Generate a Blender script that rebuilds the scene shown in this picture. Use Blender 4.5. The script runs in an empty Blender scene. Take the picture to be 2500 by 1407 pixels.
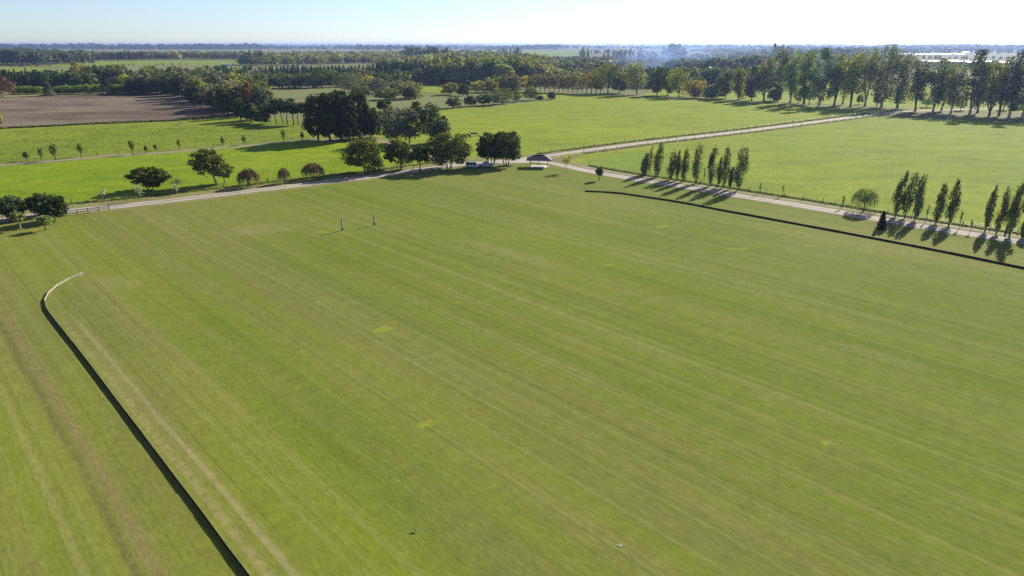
import bpy, math, random
import numpy as np
from mathutils import Vector
from mathutils.geometry import tessellate_polygon

# ------------------------------------------------------------------ camera, sky, sun, exposure
SC = bpy.context.scene
COL = SC.collection
H0 = 36.0                      # drone height
FPX = 1667.0                   # 24 mm on a 36 mm frame, measured on a 2500 px wide photograph
LEVEL = 108.5
PITCH = math.atan((703.5 - LEVEL) / FPX)
SP, CP = math.sin(PITCH), math.cos(PITCH)
cam_d = bpy.data.cameras.new("camera"); cam = bpy.data.objects.new("camera", cam_d); COL.objects.link(cam)
cam.location = (0, 0, H0); cam.rotation_euler = (math.pi / 2 - PITCH, 0, 0)
cam_d.sensor_width = 36; cam_d.lens = 24.0; cam_d.clip_start = 0.5; cam_d.clip_end = 120000
SC.camera = cam

SUN_EL, SUN_AZ = math.radians(27.0), math.radians(38.5)
world = bpy.data.worlds.new("World"); SC.world = world; world.use_nodes = True
wn = world.node_tree; wn.nodes.clear()
sky = wn.nodes.new("ShaderNodeTexSky"); sky.sky_type = 'NISHITA'; sky.sun_disc = False
sky.sun_elevation = SUN_EL; sky.sun_rotation = SUN_AZ
sky.altitude = 0; sky.air_density = 0.8; sky.dust_density = 0.2; sky.ozone_density = 4.0
bg = wn.nodes.new("ShaderNodeBackground"); bg.inputs[1].default_value = 0.066
wo = wn.nodes.new("ShaderNodeOutputWorld")
wb = wn.nodes.new("ShaderNodeMix"); wb.data_type = 'RGBA'; wb.blend_type = 'MULTIPLY'; wb.inputs[0].default_value = 1.0; wb.inputs[7].default_value = (0.96, 0.99, 1.07, 1)   # daylight white balance
hs = wn.nodes.new("ShaderNodeHueSaturation"); hs.inputs['Saturation'].default_value = 0.78; hs.inputs['Value'].default_value = 1.10   # thin high veil
wn.links.new(sky.outputs[0], hs.inputs['Color']); wn.links.new(hs.outputs[0], wb.inputs[6]); wn.links.new(wb.outputs[2], bg.inputs[0]); wn.links.new(bg.outputs[0], wo.inputs[0])
sd = bpy.data.lights.new("sun", 'SUN'); sd.energy = 5.0; sd.angle = math.radians(0.5); sd.color = (1.0, 0.93, 0.82)
sun = bpy.data.objects.new("sun", sd); COL.objects.link(sun)
sdir = Vector((math.sin(SUN_AZ) * math.cos(SUN_EL), math.cos(SUN_AZ) * math.cos(SUN_EL), math.sin(SUN_EL)))
sun.rotation_euler = sdir.to_track_quat('Z', 'Y').to_euler(); sun.location = (200, 250, 160)
SC.view_settings.view_transform = 'Standard'; SC.view_settings.look = 'None'
SC.view_settings.exposure = 0.95; SC.view_settings.gamma = 1.0
SC.cycles.volume_bounces = 0; SC.cycles.max_bounces = 5; SC.cycles.transparent_max_bounces = 16
SC.cycles.diffuse_bounces = 2; SC.cycles.use_denoising = False
SC.cycles.volume_step_rate = 2.0

# ------------------------------------------------------------------ geometry of the view (survey of the place)
def G(u, v):
    """ground point seen at (u, v) of the photograph, metres"""
    a, b = (u - 1250) / FPX, (703.5 - v) / FPX
    up = -SP + b * CP; fw = CP + b * SP
    t = -H0 / up
    return Vector((a * t, fw * t, 0.0))
def depth(p, z=0.0):
    return p.y * CP - (z - H0) * SP
def height_to(p, v):
    k = (703.5 - v) / FPX
    return H0 + p.y * (k * CP - SP) / (CP + k * SP)
def project(x, y, z):
    dz = z - H0; zc = y * CP - dz * SP; yc = y * SP + dz * CP
    return 1250 + FPX * x / zc, 703.5 - FPX * yc / zc

# ------------------------------------------------------------------ tagging
def tag(o, label=None, cat=None, group=None, kind=None):
    if label: o['label'] = label
    if cat: o['category'] = cat
    if group: o['group'] = group
    if kind: o['kind'] = kind
    return o
def empty(name, loc, rz=0.0):
    o = bpy.data.objects.new(name, None); COL.objects.link(o)
    o.location = loc; o.rotation_euler = (0, 0, rz); o.empty_display_size = 0.5
    return o
def link(name, me, parent=None, loc=None, color=None):
    o = bpy.data.objects.new(name, me); COL.objects.link(o)
    if parent: o.parent = parent
    if loc is not None: o.location = loc
    if color: o.color = (*color, 1)
    return o

# ------------------------------------------------------------------ materials
class NT:
    def __init__(s, name):
        s.m = bpy.data.materials.new(name); s.m.use_nodes = True; s.t = s.m.node_tree; s.t.nodes.clear()
        s.out = s.t.nodes.new("ShaderNodeOutputMaterial")
    def node(s, typ, **kw):
        n = s.t.nodes.new(typ)
        for k, v in kw.items(): setattr(n, k, v)
        return n
    def put(s, sock, val):
        if isinstance(val, bpy.types.NodeSocket): s.t.links.new(val, sock)
        elif isinstance(val, (tuple, list)) and len(val) == 3 and sock.type == 'RGBA': sock.default_value = (*val, 1)
        else: sock.default_value = val
    def pos(s): return s.node("ShaderNodeNewGeometry").outputs['Position']
    def island(s): return s.node("ShaderNodeNewGeometry").outputs['Random Per Island']
    def objcol(s): return s.node("ShaderNodeObjectInfo").outputs['Color']
    def objrand(s): return s.node("ShaderNodeObjectInfo").outputs['Random']
    def mapping(s, vec, rot=0, scale=(1, 1, 1), loc=(0, 0, 0)):
        n = s.node("ShaderNodeMapping"); s.put(n.inputs[0], vec)
        n.inputs['Rotation'].default_value = (0, 0, rot); n.inputs['Scale'].default_value = scale
        n.inputs['Location'].default_value = loc
        return n.outputs[0]
    def noise(s, vec, scale=1.0, detail=3.0, rough=0.5, dist=0.0):
        n = s.node("ShaderNodeTexNoise"); s.put(n.inputs['Vector'], vec)
        n.inputs['Scale'].default_value = scale; n.inputs['Detail'].default_value = detail
        n.inputs['Roughness'].default_value = rough; n.inputs['Distortion'].default_value = dist
        return n.outputs['Fac']
    def voro(s, vec, scale=1.0):
        n = s.node("ShaderNodeTexVoronoi"); s.put(n.inputs['Vector'], vec); n.inputs['Scale'].default_value = scale
        return n.outputs['Distance']
    def math(s, op, a, b=0.0, clamp=False):
        n = s.node("ShaderNodeMath", operation=op, use_clamp=clamp); s.put(n.inputs[0], a); s.put(n.inputs[1], b)
        return n.outputs[0]
    def sstep(s, x, lo, hi, a=0.0, b=1.0):
        n = s.node("ShaderNodeMapRange", interpolation_type='SMOOTHSTEP'); s.put(n.inputs[0], x)
        for i, w in enumerate((lo, hi, a, b)): n.inputs[i + 1].default_value = w
        return n.outputs[0]
    def mix(s, f, a, b, mode='MIX'):
        n = s.node("ShaderNodeMix", data_type='RGBA', blend_type=mode); s.put(n.inputs[0], f)
        s.put(n.inputs[6], a); s.put(n.inputs[7], b)
        return n.outputs[2]
    def scale(s, c, f):
        n = s.node("ShaderNodeVectorMath", operation='SCALE'); s.put(n.inputs[0], c); s.put(n.inputs['Scale'], f)
        return n.outputs[0]
    def sep(s, v):
        n = s.node("ShaderNodeSeparateXYZ"); s.put(n.inputs[0], v); return n.outputs
    def bump(s, h, strength=0.5, dist=0.1):
        n = s.node("ShaderNodeBump"); s.put(n.inputs['Height'], h)
        n.inputs['Strength'].default_value = strength; n.inputs['Distance'].default_value = dist
        return n.outputs[0]
    def surf(s, col, rough=0.9, spec=0.1, normal=None, metal=0.0, sheen=0.0, coat=0.0):
        n = s.node("ShaderNodeBsdfPrincipled"); s.put(n.inputs['Base Color'], col); s.put(n.inputs['Roughness'], rough)
        n.inputs['Specular IOR Level'].default_value = spec; n.inputs['Metallic'].default_value = metal
        n.inputs['Sheen Weight'].default_value = sheen; n.inputs['Coat Weight'].default_value = coat
        if normal is not None: s.put(n.inputs['Normal'], normal)
        s.t.links.new(n.outputs[0], s.out.inputs[0]); return s.m

def plain(name, col, rough=0.8, spec=0.3, var=0.25, scale=3.0, metal=0.0, coat=0.0):
    n = NT(name); f = n.noise(n.pos(), scale, 4)
    f = n.sstep(f, 0.3, 0.7, 1 - var, 1 + var)
    return n.surf(n.scale(tuple(col), f) if False else n.mix(1.0, tuple(col), f, 'MULTIPLY'), rough, spec, metal=metal, coat=coat)

def foliage_mat(vert=False):
    n = NT("foliage_mixed" if vert else "foliage")
    c = n.node("ShaderNodeAttribute", attribute_name="tint").outputs['Color'] if vert else n.objcol()
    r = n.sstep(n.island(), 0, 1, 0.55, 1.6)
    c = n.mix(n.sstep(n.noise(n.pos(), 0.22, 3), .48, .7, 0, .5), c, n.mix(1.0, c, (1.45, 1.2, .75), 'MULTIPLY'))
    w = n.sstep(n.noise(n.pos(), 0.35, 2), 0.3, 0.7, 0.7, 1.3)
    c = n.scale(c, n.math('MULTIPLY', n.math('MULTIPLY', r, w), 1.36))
    d = n.node("ShaderNodeBsdfDiffuse"); n.put(d.inputs[0], c)
    t = n.node("ShaderNodeBsdfTranslucent"); n.put(t.inputs[0], n.mix(1.0, c, (1.0, 1.15, 0.5), 'MULTIPLY'))
    m = n.node("ShaderNodeMixShader"); m.inputs[0].default_value = 0.42
    n.t.links.new(d.outputs[0], m.inputs[1]); n.t.links.new(t.outputs[0], m.inputs[2])
    g = n.node("ShaderNodeBsdfGlossy"); g.inputs['Roughness'].default_value = 0.45; n.put(g.inputs[0], (0.8, 0.85, 0.9))
    m2 = n.node("ShaderNodeMixShader"); m2.inputs[0].default_value = 0.0
    n.t.links.new(m.outputs[0], m2.inputs[1]); n.t.links.new(g.outputs[0], m2.inputs[2])
    n.t.links.new(m2.outputs[0], n.out.inputs[0])
    return n.m
M_FOL = foliage_mat(); M_FOLV = foliage_mat(True)
M_BARK = plain("bark", (0.10, 0.085, 0.07), 0.95, 0.05, 0.35, 1.5)
M_PALEBARK = plain("pale_bark", (0.30, 0.27, 0.23), 0.9, 0.05, 0.35, 1.0)

# field line directions
BL0, BL1 = G(109, 760), G(600, 1407)
DIR = (BL1 - BL0).normalized()
ANG = math.atan2(DIR.y, DIR.x)
PERP = Vector((-DIR.y, DIR.x, 0))
T_LEFT = BL0.dot(PERP)

def patch_mask(n, spots):
    """irregular spots of different grass: (u, v, length, width, heading)"""
    total = None
    w = n.noise(n.pos(), 1.3, 3)
    for (u, v, L, W, a) in spots:
        p = G(u, v)
        m = n.node("ShaderNodeMapping", vector_type='TEXTURE'); n.put(m.inputs[0], n.pos())
        m.inputs['Location'].default_value = p; m.inputs['Rotation'].default_value = (0, 0, a)
        m.inputs['Scale'].default_value = (L, W, 1000)
        l = n.node("ShaderNodeVectorMath", operation='LENGTH'); n.put(l.inputs[0], m.outputs[0])
        d = n.math('ADD', l.outputs['Value'], n.math('MULTIPLY', n.math('SUBTRACT', w, 0.5), 1.5))
        k = n.sstep(d, 0.6, 1.05, 1, 0)
        total = k if total is None else n.math('MAXIMUM', total, k)
    return total

def polo_mat():
    n = NT("mown_grass")
    P = n.pos()
    L = n.mapping(P, rot=-ANG)                     # x along the mowing, y across
    xyz = n.sep(L); s, t = xyz[0], xyz[1]
    def streak(a, b, det=3, off=0.0, r=0.55): return n.noise(n.mapping(P, rot=0, scale=(1, 1, 1)) if False else n.mapping(L, scale=(a, b, 1), loc=(off, off * 1.7, 0)), 1.0, det, r)
    big = streak(0.006, 0.05, 3, 3.1)
    mid = streak(0.012, 0.33, 4, 11.0, 0.6)
    fine = streak(0.05, 1.6, 4, 23.0, 0.65)
    broad = n.noise(P, 0.018, 4, 0.55)
    grain = n.noise(n.mapping(L, scale=(0.6, 2.2, 1)), 1.6, 6, 0.75)
    dry = n.math('ADD', n.math('MULTIPLY', big, 0.35), n.math('MULTIPLY', mid, 0.4))
    dry = n.math('ADD', dry, n.math('MULTIPLY', broad, 0.55))
    dry = n.math('ADD', dry, n.math('MULTIPLY', fine, 0.22))
    f = n.sstep(dry, 0.64, 0.90)
    c = n.mix(f, (0.118, 0.159, 0.017), (0.180, 0.186, 0.040))
    c = n.mix(n.math('MULTIPLY', n.sstep(t, T_LEFT + 2, T_LEFT + 62, .55, 0), n.sstep(n.noise(n.mapping(L, scale=(.01, .06, 1), loc=(5, 5, 0)), 1.0, 4, .6), .3, .62)), c, (0.178, 0.150, 0.062))
    # lusher, yellower swathes
    lush = n.sstep(n.noise(n.mapping(L, scale=(0.008, 0.03, 1), loc=(50, 9, 0)), 1.0, 4, 0.6), 0.52, 0.72)
    c = n.mix(n.math('MULTIPLY', lush, 0.6), c, (0.185, 0.212, 0.018))
    # tan threadbare patches
    thin = n.sstep(n.noise(n.mapping(L, scale=(0.03, 0.07, 1), loc=(7, 77, 0)), 1.0, 5, 0.65), 0.56, 0.78)
    c = n.mix(n.math('MULTIPLY', thin, 0.20), c, (0.26, 0.22, 0.105))
    # crisp mower lines, a few hand-widths apart
    for sc_, off_, lo_, hi_, col_, k_ in ((0.9, 81.0, .55, .63, (0.215, 0.228, 0.074), .36), (0.55, 97.0, .56, .66, (0.088, 0.128, 0.020), .38), (2.2, 120.0, .54, .64, (0.205, 0.218, 0.068), .28), (0.28, 140.0, .50, .62, (0.155, 0.190, 0.022), .45)):
        c = n.mix(n.math('MULTIPLY', n.sstep(streak(0.0035, sc_, 3, off_, .55), lo_, hi_), k_), c, col_)
    # dark hairline wheel marks
    hair = n.sstep(streak(0.004, 2.6, 2, 40.0), 0.60, 0.72)
    c = n.mix(n.math('MULTIPLY', hair, 0.32), c, (0.075, 0.095, 0.03))
    pale = n.sstep(streak(0.005, 1.1, 2, 61.0), 0.60, 0.75)
    c = n.mix(n.math('MULTIPLY', pale, 0.25), c, (0.27, 0.27, 0.10))
    # worn strips along the side board, inside
    def band(t0, w, wob, lo=-1):
        tt = n.math('ADD', t, n.math('MULTIPLY', n.math('SUBTRACT', n.noise(n.mapping(L, scale=(0.05, 0.05, 1)), 1, 2), 0.5), wob))
        d = n.math('ABSOLUTE', n.math('SUBTRACT', tt, T_LEFT + t0))
        return n.sstep(d, w * 0.25, w, 1, 0)
    ridge = n.noise(n.mapping(L, scale=(0.8, 0.3, 1)), 1.0, 4, 0.75)
    k1 = n.math('MULTIPLY', band(1.2, 0.55, 0.5), n.sstep(ridge, 0.30, 0.70))
    k2 = n.math('MULTIPLY', band(2.6, 0.42, 0.5), n.sstep(mid, 0.25, 0.6, 0.55, 1.0))
    k12 = n.math('MULTIPLY', n.math('MAXIMUM', k1, k2), n.sstep(s, BL0.dot(DIR) - 1, BL0.dot(DIR) + 14))
    c = n.mix(n.math('MULTIPLY', k12, 0.50), c, (0.34, 0.285, 0.155))
    # outside strip beyond the board: two passes and the fold of a shallow drain
    k3 = band(-6.5, 1.0, 1.2); c = n.mix(n.math('MULTIPLY', k3, 0.42), c, (0.195, 0.21, 0.035))
    k4 = band(-5.5, 0.45, 1.2); c = n.mix(n.math('MULTIPLY', k4, n.sstep(ridge, 0.35, 0.6, 0.25, 0.6)), c, (0.105, 0.088, 0.042))
    k5 = band(-8.4, 0.5, 0.8); c = n.mix(n.math('MULTIPLY', k5, 0.4), c, (0.27, 0.25, 0.10))
    k6 = band(-4.5, 0.7, 1.0); c = n.mix(n.math('MULTIPLY', k6, 0.55), c, (0.20, 0.165, 0.075))
    # bright weed patches
    sp = patch_mask(n, [(935, 805, 1.6, 0.95, 0.5), (1042, 1035, 1.25, 0.75, 0.7), (1618, 553, 1.8, 1.1, 0.2), (1488, 647, 1.0, 0.7, 0), (1975, 600, 1.4, 0.8, 0),
                        (1800, 608, 2.2, 0.9, 0), (2015, 1082, .45, .35, 0), (785, 567, 1.8, 1.0, 0)])
    c = n.mix(n.math('MULTIPLY', n.math('MULTIPLY', sp, n.sstep(grain, .3, .6, .45, 1.0)), 0.55), c, (0.27, 0.31, 0.015))
    sp2 = patch_mask(n, [(1535, 992, 0.9, 0.45, -0.7), (640, 560, 9, 5, 0.4), (290, 690, 6, 3.0, -0.6), (1250, 620, 14, 3, -0.77), (2150, 870, 7, 1.5, -0.8)])
    c = n.mix(n.math('MULTIPLY', sp2, 0.2), c, (0.29, 0.24, 0.13))
    g = n.math('MULTIPLY', n.sstep(grain, 0.25, 0.75, 0.74, 1.12), n.sstep(n.noise(P, 0.45, 5, 0.7), .3, .7, .92, 1.08))
    c = n.mix(1.0, c, g, 'MULTIPLY')
    b = n.bump(n.noise(P, 3.0, 5, 0.8), 0.5, 0.06)
    return n.surf(c, 0.95, 0.03, b)

def pasture_mat(name, a, b, dark, seed=0.0, tuft=0.55):
    n = NT(name); P = n.mapping(n.pos(), loc=(seed, seed * 2, 0))
    broad = n.sstep(n.noise(P, 0.012, 5, 0.6), 0.35, 0.68)
    mid = n.sstep(n.noise(n.mapping(P, scale=(0.6, 1, 1)), 0.09, 5, 0.65), 0.35, 0.68)
    c = n.mix(n.math('ADD', n.math('MULTIPLY', broad, 0.6), n.math('MULTIPLY', mid, 0.4)), a, b)
    c = n.mix(n.math('MULTIPLY', n.sstep(n.noise(P, 0.03, 4, 0.6), 0.58, 0.75), 0.35), c, (0.20, 0.17, 0.08))
    c = n.mix(n.math('MULTIPLY', n.sstep(n.noise(n.mapping(P, scale=(0.05, 0.10, 1)), 1.0, 6, 0.72), 0.44, 0.64), 0.55), c, tuple(x * .68 for x in b))
    k = n.sstep(n.noise(n.mapping(P, scale=(0.16, 0.30, 1)), 1.0, 5, 0.7), 0.50, 0.70)
    c = n.mix(n.math('MULTIPLY', k, tuft), c, dark)
    g = n.sstep(n.noise(P, 1.2, 6, 0.8), 0.25, 0.75, 0.65, 1.35)
    c = n.mix(1.0, c, g, 'MULTIPLY')
    bp = n.bump(n.noise(n.mapping(P, scale=(0.5, 1, 1)), 0.7, 6, 0.8), 0.6, 0.18)
    return n.surf(c, 0.95, 0.03, bp)

M_POLO = polo_mat()
M_PASTA = pasture_mat("bright_pasture", (0.215, 0.265, 0.010), (0.135, 0.215, 0.012), (0.075, 0.11, 0.015), 10, 0.6)
M_PASTB = pasture_mat("rough_pasture", (0.195, 0.235, 0.022), (0.135, 0.19, 0.022), (0.07, 0.09, 0.02), 200, 0.65)
M_PASTC = pasture_mat("open_pasture", (0.225, 0.262, 0.016), (0.165, 0.222, 0.018), (0.12, 0.155, 0.02), 400, 0.45)
M_PASTD = pasture_mat("grazed_pasture", (0.215, 0.252, 0.020), (0.160, 0.218, 0.020), (0.085, 0.125, 0.015), 700, 0.5)
M_CLOV = pasture_mat("clover_rich_pasture", (0.150, 0.225, 0.026), (0.175, 0.228, 0.024), (0.09, 0.15, 0.02), 820, 0.5)
M_STUB = pasture_mat("dull_field", (0.150, 0.175, 0.060), (0.180, 0.185, 0.075), (0.12, 0.13, 0.05), 900, 0.3)
M_FAR = pasture_mat("farmland", (0.13, 0.145, 0.05), (0.19, 0.175, 0.085), (0.07, 0.08, 0.04), 1300, 0.4)
M_LIME = pasture_mat("sown_field", (0.19, 0.235, 0.03), (0.16, 0.21, 0.03), (0.12, 0.15, 0.03), 1700, 0.2)
M_VERGE = pasture_mat("dry_verge", (0.19, 0.20, 0.05), (0.23, 0.205, 0.09), (0.09, 0.085, 0.04), 2100, 0.6)
M_TAN = pasture_mat("stubble_field", (0.20, 0.185, 0.10), (0.17, 0.175, 0.08), (0.15, 0.14, 0.08), 2500, 0.2)

def soil_mat():
    n = NT("ploughed_soil"); P = n.pos()
    f = n.noise(n.mapping(P, rot=0.25, scale=(0.010, 0.028, 1)), 1.0, 6, 0.7, 0.6)
    c = n.mix(n.sstep(f, 0.35, 0.65), (0.094, 0.069, 0.048), (0.186, 0.148, 0.103))
    c = n.mix(n.math('MULTIPLY', n.sstep(n.noise(P, 0.03, 4), 0.5, 0.7), 0.5), c, (0.20, 0.165, 0.12))
    g = n.sstep(n.noise(P, 0.9, 6, 0.8), 0.25, 0.75, 0.6, 1.4)
    return n.surf(n.mix(1.0, c, g, 'MULTIPLY'), 0.95, 0.05, n.bump(n.noise(P, 0.8, 5, 0.8), 0.7, 0.5))
M_SOIL = soil_mat()
def road_mat(name, a, b):
    n = NT(name); P = n.pos()
    c = n.mix(n.sstep(n.noise(P, 0.12, 5, 0.7), 0.3, 0.7), a, b)
    g = n.sstep(n.noise(P, 2.0, 5, 0.8), 0.25, 0.75, 0.75, 1.2)
    return n.surf(n.mix(1.0, c, g, 'MULTIPLY'), 0.9, 0.15, n.bump(n.noise(P, 2.0, 5, 0.8), 0.5, 0.1))
M_ROAD = road_mat("gravel", (0.40, 0.355, 0.31), (0.31, 0.27, 0.23))
M_DIRT = road_mat("dirt_track", (0.27, 0.24, 0.17), (0.20, 0.19, 0.10))

# ------------------------------------------------------------------ ground sheets
def wob(pts, amp, step, seed):
    rng = np.random.default_rng(seed); out = []
    n = len(pts)
    for i in range(n):
        a, b = pts[i], pts[(i + 1) % n]; L = (b - a).length; k = max(1, min(60, int(L / step)))
        for j in range(k):
            p = a.lerp(b, j / k)
            q = (b - a).normalized(); nn = Vector((-q.y, q.x, 0))
            off = amp * (math.sin(p.x * .13 + seed) * math.sin(p.y * .11 + seed * 2) * .6 + rng.uniform(-.5, .5))
            out.append(p + nn * off if j else p.copy())
    return out
def sheet(name, pts, mat, z, amp=0.5, step=7, seed=1, world_pts=False):
    P = [Vector(p) if world_pts else G(*p) for p in pts]
    P = wob(P, amp, step, seed)
    tris = tessellate_polygon([P])
    me = bpy.data.meshes.new(name); me.from_pydata([(p.x, p.y, z) for p in P], [], [tuple(t) for t in tris])
    me.materials.append(mat); me.update()
    # faces must look up
    for poly in me.polygons:
        if poly.normal.z < 0: poly.flip()
    o = link(name, me); tag(o, kind='structure'); return o
def ribbon_pts(cl, step=4):
    out = []
    for i in range(len(cl) - 1):
        a, b = cl[i], cl[i + 1]; k = max(1, int((b - a).length / step))
        for j in range(k):
            # catmull-rom
            p0 = cl[max(0, i - 1)]; p3 = cl[min(len(cl) - 1, i + 2)]; t = j / k
            out.append(0.5 * ((2 * a) + (-p0 + b) * t + (2 * p0 - 5 * a + 4 * b - p3) * t * t + (-p0 + 3 * a - 3 * b + p3) * t ** 3))
    out.append(cl[-1]); return out
def ribbon(name, pts, width, mat, z, amp=0.3, seed=3, off=0.0):
    rng = np.random.default_rng(seed)
    C = ribbon_pts([G(*p) for p in pts])
    V = []; F = []
    wl = wr = 0
    for i, p in enumerate(C):
        d = (C[min(i + 1, len(C) - 1)] - C[max(i - 1, 0)]).normalized(); nn = Vector((-d.y, d.x, 0))
        wl = wl * .6 + rng.uniform(-amp, amp); wr = wr * .6 + rng.uniform(-amp, amp)
        a = p + nn * (width / 2 + wl + off); b = p - nn * (width / 2 + wr - off)
        V += [(a.x, a.y, z), (b.x, b.y, z)]
        if i: F.append((2 * i - 2, 2 * i - 1, 2 * i + 1, 2 * i))
    me = bpy.data.meshes.new(name); me.from_pydata(V, [], F); me.materials.append(mat); me.update()
    for poly in me.polygons:
        if poly.normal.z < 0: poly.flip()
    return tag(link(name, me), kind='structure')

# one big sheet to the horizon
me = bpy.data.meshes.new("ground")
me.from_pydata([(-26000, -1500, 0), (26000, -1500, 0), (26000, 30000, 0), (-26000, 30000, 0)], [], [(0, 1, 2, 3)])
me.materials.append(M_FAR); tag(link("ground", me), kind='structure')

R1 = [(-260, 568), (-100, 550), (63, 529), (168, 515.5), (300, 503), (440, 487), (620, 465.5), (800, 444), (880, 435), (968, 424), (1029, 414.5), (1087, 407), (1145, 400), (1200, 396), (1245, 393), (1284, 389), (1342, 380.5), (1400, 372), (1588, 347), (1817, 320.5), (2052, 290), (2136, 279.5), (2220, 272), (2400, 266), (2600, 262)]
R2 = [(1245, 393.5), (1300, 394), (1354, 400), (1400, 410.5), (1463, 423), (1588, 443.5), (1692, 459.5), (1796, 477), (1900, 493.6), (2040, 517), (2135, 534), (2239, 552), (2358, 570.5), (2498, 592), (2700, 623)]
R3 = [(-200, 421), (0, 404), (128, 393.4), (256, 382), (410, 371.7), (538, 361), (640, 352.5), (710, 346), (835, 341), (930, 345), (1030, 372), (1100, 401)]

sheet("polo_field", [(-420, 604), (0, 545), (265, 512), (450, 489), (620, 469), (800, 448), (940, 431), (1140, 409), (1290, 395), (1345, 402), (1480, 429), (1640, 454), (1800, 480), (2040, 519), (2300, 563), (2520, 600), (2900, 655)], M_POLO, 0.004) if False else None
pp = [G(*p) for p in [(-420, 590), (0, 540), (265, 508), (450, 487), (620, 467), (800, 446), (940, 429), (1140, 405), (1290, 393), (1345, 400), (1480, 427), (1640, 452), (1800, 478), (2040, 517), (2300, 561), (2520, 597), (2900, 652)]]
pp += [Vector((260, -80, 0)), Vector((-260, -80, 0))]
sheet("polo_field", pp, M_POLO, 0.004, world_pts=True)
sheet("pasture", [(-300, 430), (0, 406), (256, 384), (538, 363), (710, 348), (835, 343), (930, 347), (1030, 374), (1090, 400), (1030, 410), (968, 419), (880, 430), (800, 438), (620, 459), (440, 480), (250, 496), (150, 505), (0, 524), (-300, 560)], M_PASTA, 0.0065, seed=2)
sheet("pasture", [(-300, 343), (0, 315), (110, 310), (250, 302.5), (430, 295.5), (560, 287), (640, 285), (760, 290), (830, 320), (900, 338), (835, 339.5), (710, 344), (538, 359), (256, 380), (0, 401), (-300, 424)], M_PASTB, 0.008, seed=3)
sheet("ploughed_field", [(-300, 250), (0, 240), (150, 234), (330, 230), (430, 234), (540, 250), (600, 272), (560, 286), (430, 294.6), (250, 301.6), (110, 309), (0, 314), (-300, 342)], M_SOIL, 0.014, seed=4)
sheet("pasture", [(1098, 266), (1240, 256), (1358, 244), (1240, 226), (1290, 222), (1380, 226), (1560, 236), (1750, 243), (2000, 258), (2150, 270), (2136, 277.5), (2052, 288), (1817, 318), (1588, 343), (1400, 367), (1290, 385), (1200, 391), (1110, 398), (1035, 372), (960, 345), (860, 320), (800, 296), (950, 288)], M_PASTC, 0.012, seed=5)
sheet("dull_field", [(640, 218), (830, 214), (960, 236), (1080, 232), (1240, 230), (1300, 228), (1330, 240), (1240, 253), (1098, 263), (950, 285), (780, 300), (650, 285)], M_STUB, 0.010, seed=6)
sheet("pasture", [(1425, 374), (1588, 351), (1817, 324.5), (2052, 294), (2136, 283), (2300, 290), (2520, 300), (2900, 318), (2900, 640), (2498, 581), (2358, 560), (2239, 541), (2135, 523), (2040, 507), (1900, 484), (1796, 467.5), (1692, 450), (1588, 434), (1463, 414), (1400, 402), (1390, 395)], M_PASTD, 0.0075, seed=7)
sheet("pasture", [(1560, 232), (1700, 238), (2000, 254), (2300, 268), (2900, 290), (2900, 215), (2520, 200), (1900, 198), (1700, 205)], M_PASTC, 0.0055, seed=8)
sheet("clover_patch", [(1428, 392), (1560, 371), (1640, 376), (1720, 402), (1850, 462), (1835, 471), (1760, 459), (1600, 433), (1475, 411)], M_CLOV, 0.0115, 4.0, 4, seed=12)
# farmland strips far off
def far(pts, m, z, name="far_field", seed=9): sheet(name, pts, m, z + (seed - 9) * .012, amp=2.0, step=60, seed=seed)
far([(-300, 164.5), (0, 164.5), (80, 164.5), (175, 177), (175, 186), (-300, 190)], M_LIME, 0.05)
far([(235, 148), (420, 147), (600, 146), (610, 158), (320, 160), (180, 164), (90, 160)], M_LIME, 0.05, seed=10)
far([(80, 164), (180, 164.5), (320, 160.5), (640, 159), (640, 175), (190, 178)], M_STUB, 0.05, seed=11)
far([(600, 157), (925, 155.5), (925, 166), (640, 172)], M_STUB, 0.08, seed=12)
far([(-300, 126), (470, 124), (470, 130), (-300, 133)], M_TAN, 0.1, seed=13)
far([(-50, 153), (22, 153), (25, 160), (-50, 161)], M_LIME, 0.08, seed=14)
far([(1107, 124), (1260, 124), (1440, 124.5), (1440, 143), (1200, 142), (1107, 133)], M_LIME, 0.1, seed=15)
far([(1328, 137.6), (1480, 137.2), (1480, 140), (1328, 140.6)], M_TAN, 0.16, seed=16)
far([(1440, 123), (1560, 122), (1560, 128), (1440, 129)], M_STUB, 0.1, seed=17)
far([(560, 123), (1000, 122), (1000, 128), (560, 129)], M_TAN, 0.1, seed=18)
far([(2180, 131), (2560, 130), (2560, 143), (2180, 144)], M_STUB, 0.1, seed=19)
far([(1020, 200), (1100, 199), (1110, 232), (1020, 226)], M_PASTC, 0.05, seed=20)
far([(-300, 232), (330, 226), (330, 229), (0, 238), (-300, 247)], M_VERGE, 0.02, seed=21)

ribbon("verge", R1[:15], 15, M_VERGE, 0.016, 0.8, off=3.0)
ribbon("verge", R1[15:], 13, M_VERGE, 0.020, 0.8)
ribbon("verge", R2[2:], 11, M_VERGE, 0.024, 0.6, off=2.2)
ribbon("verge", R3, 8, M_VERGE, 0.026, 0.5)
ribbon("worn_verge", R2[3:], 1.7, M_DIRT, 0.030, 0.45, seed=8, off=4.6)
ribbon("gravel_road", R1[:16], 4.6, M_ROAD, 0.034, 0.25)
ribbon("gravel_road", R1[14:], 3.8, M_ROAD, 0.038, 0.22)
ribbon("gravel_road", R2, 3.9, M_ROAD, 0.042, 0.22)
ribbon("dirt_track", R3, 2.4, M_DIRT, 0.030, 0.3)
ribbon("grassy_crown", R1[1:11], .7, M_VERGE, 0.040, 0.25, seed=11)
ribbon("grassy_crown", R2[4:], .5, M_DIRT, 0.046, 0.2, seed=12)
sheet("gravel_apron", [(1205, 394), (1290, 384), (1330, 381), (1325, 391), (1290, 398), (1220, 400)], M_ROAD, 0.047, 0.3, 3)
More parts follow.
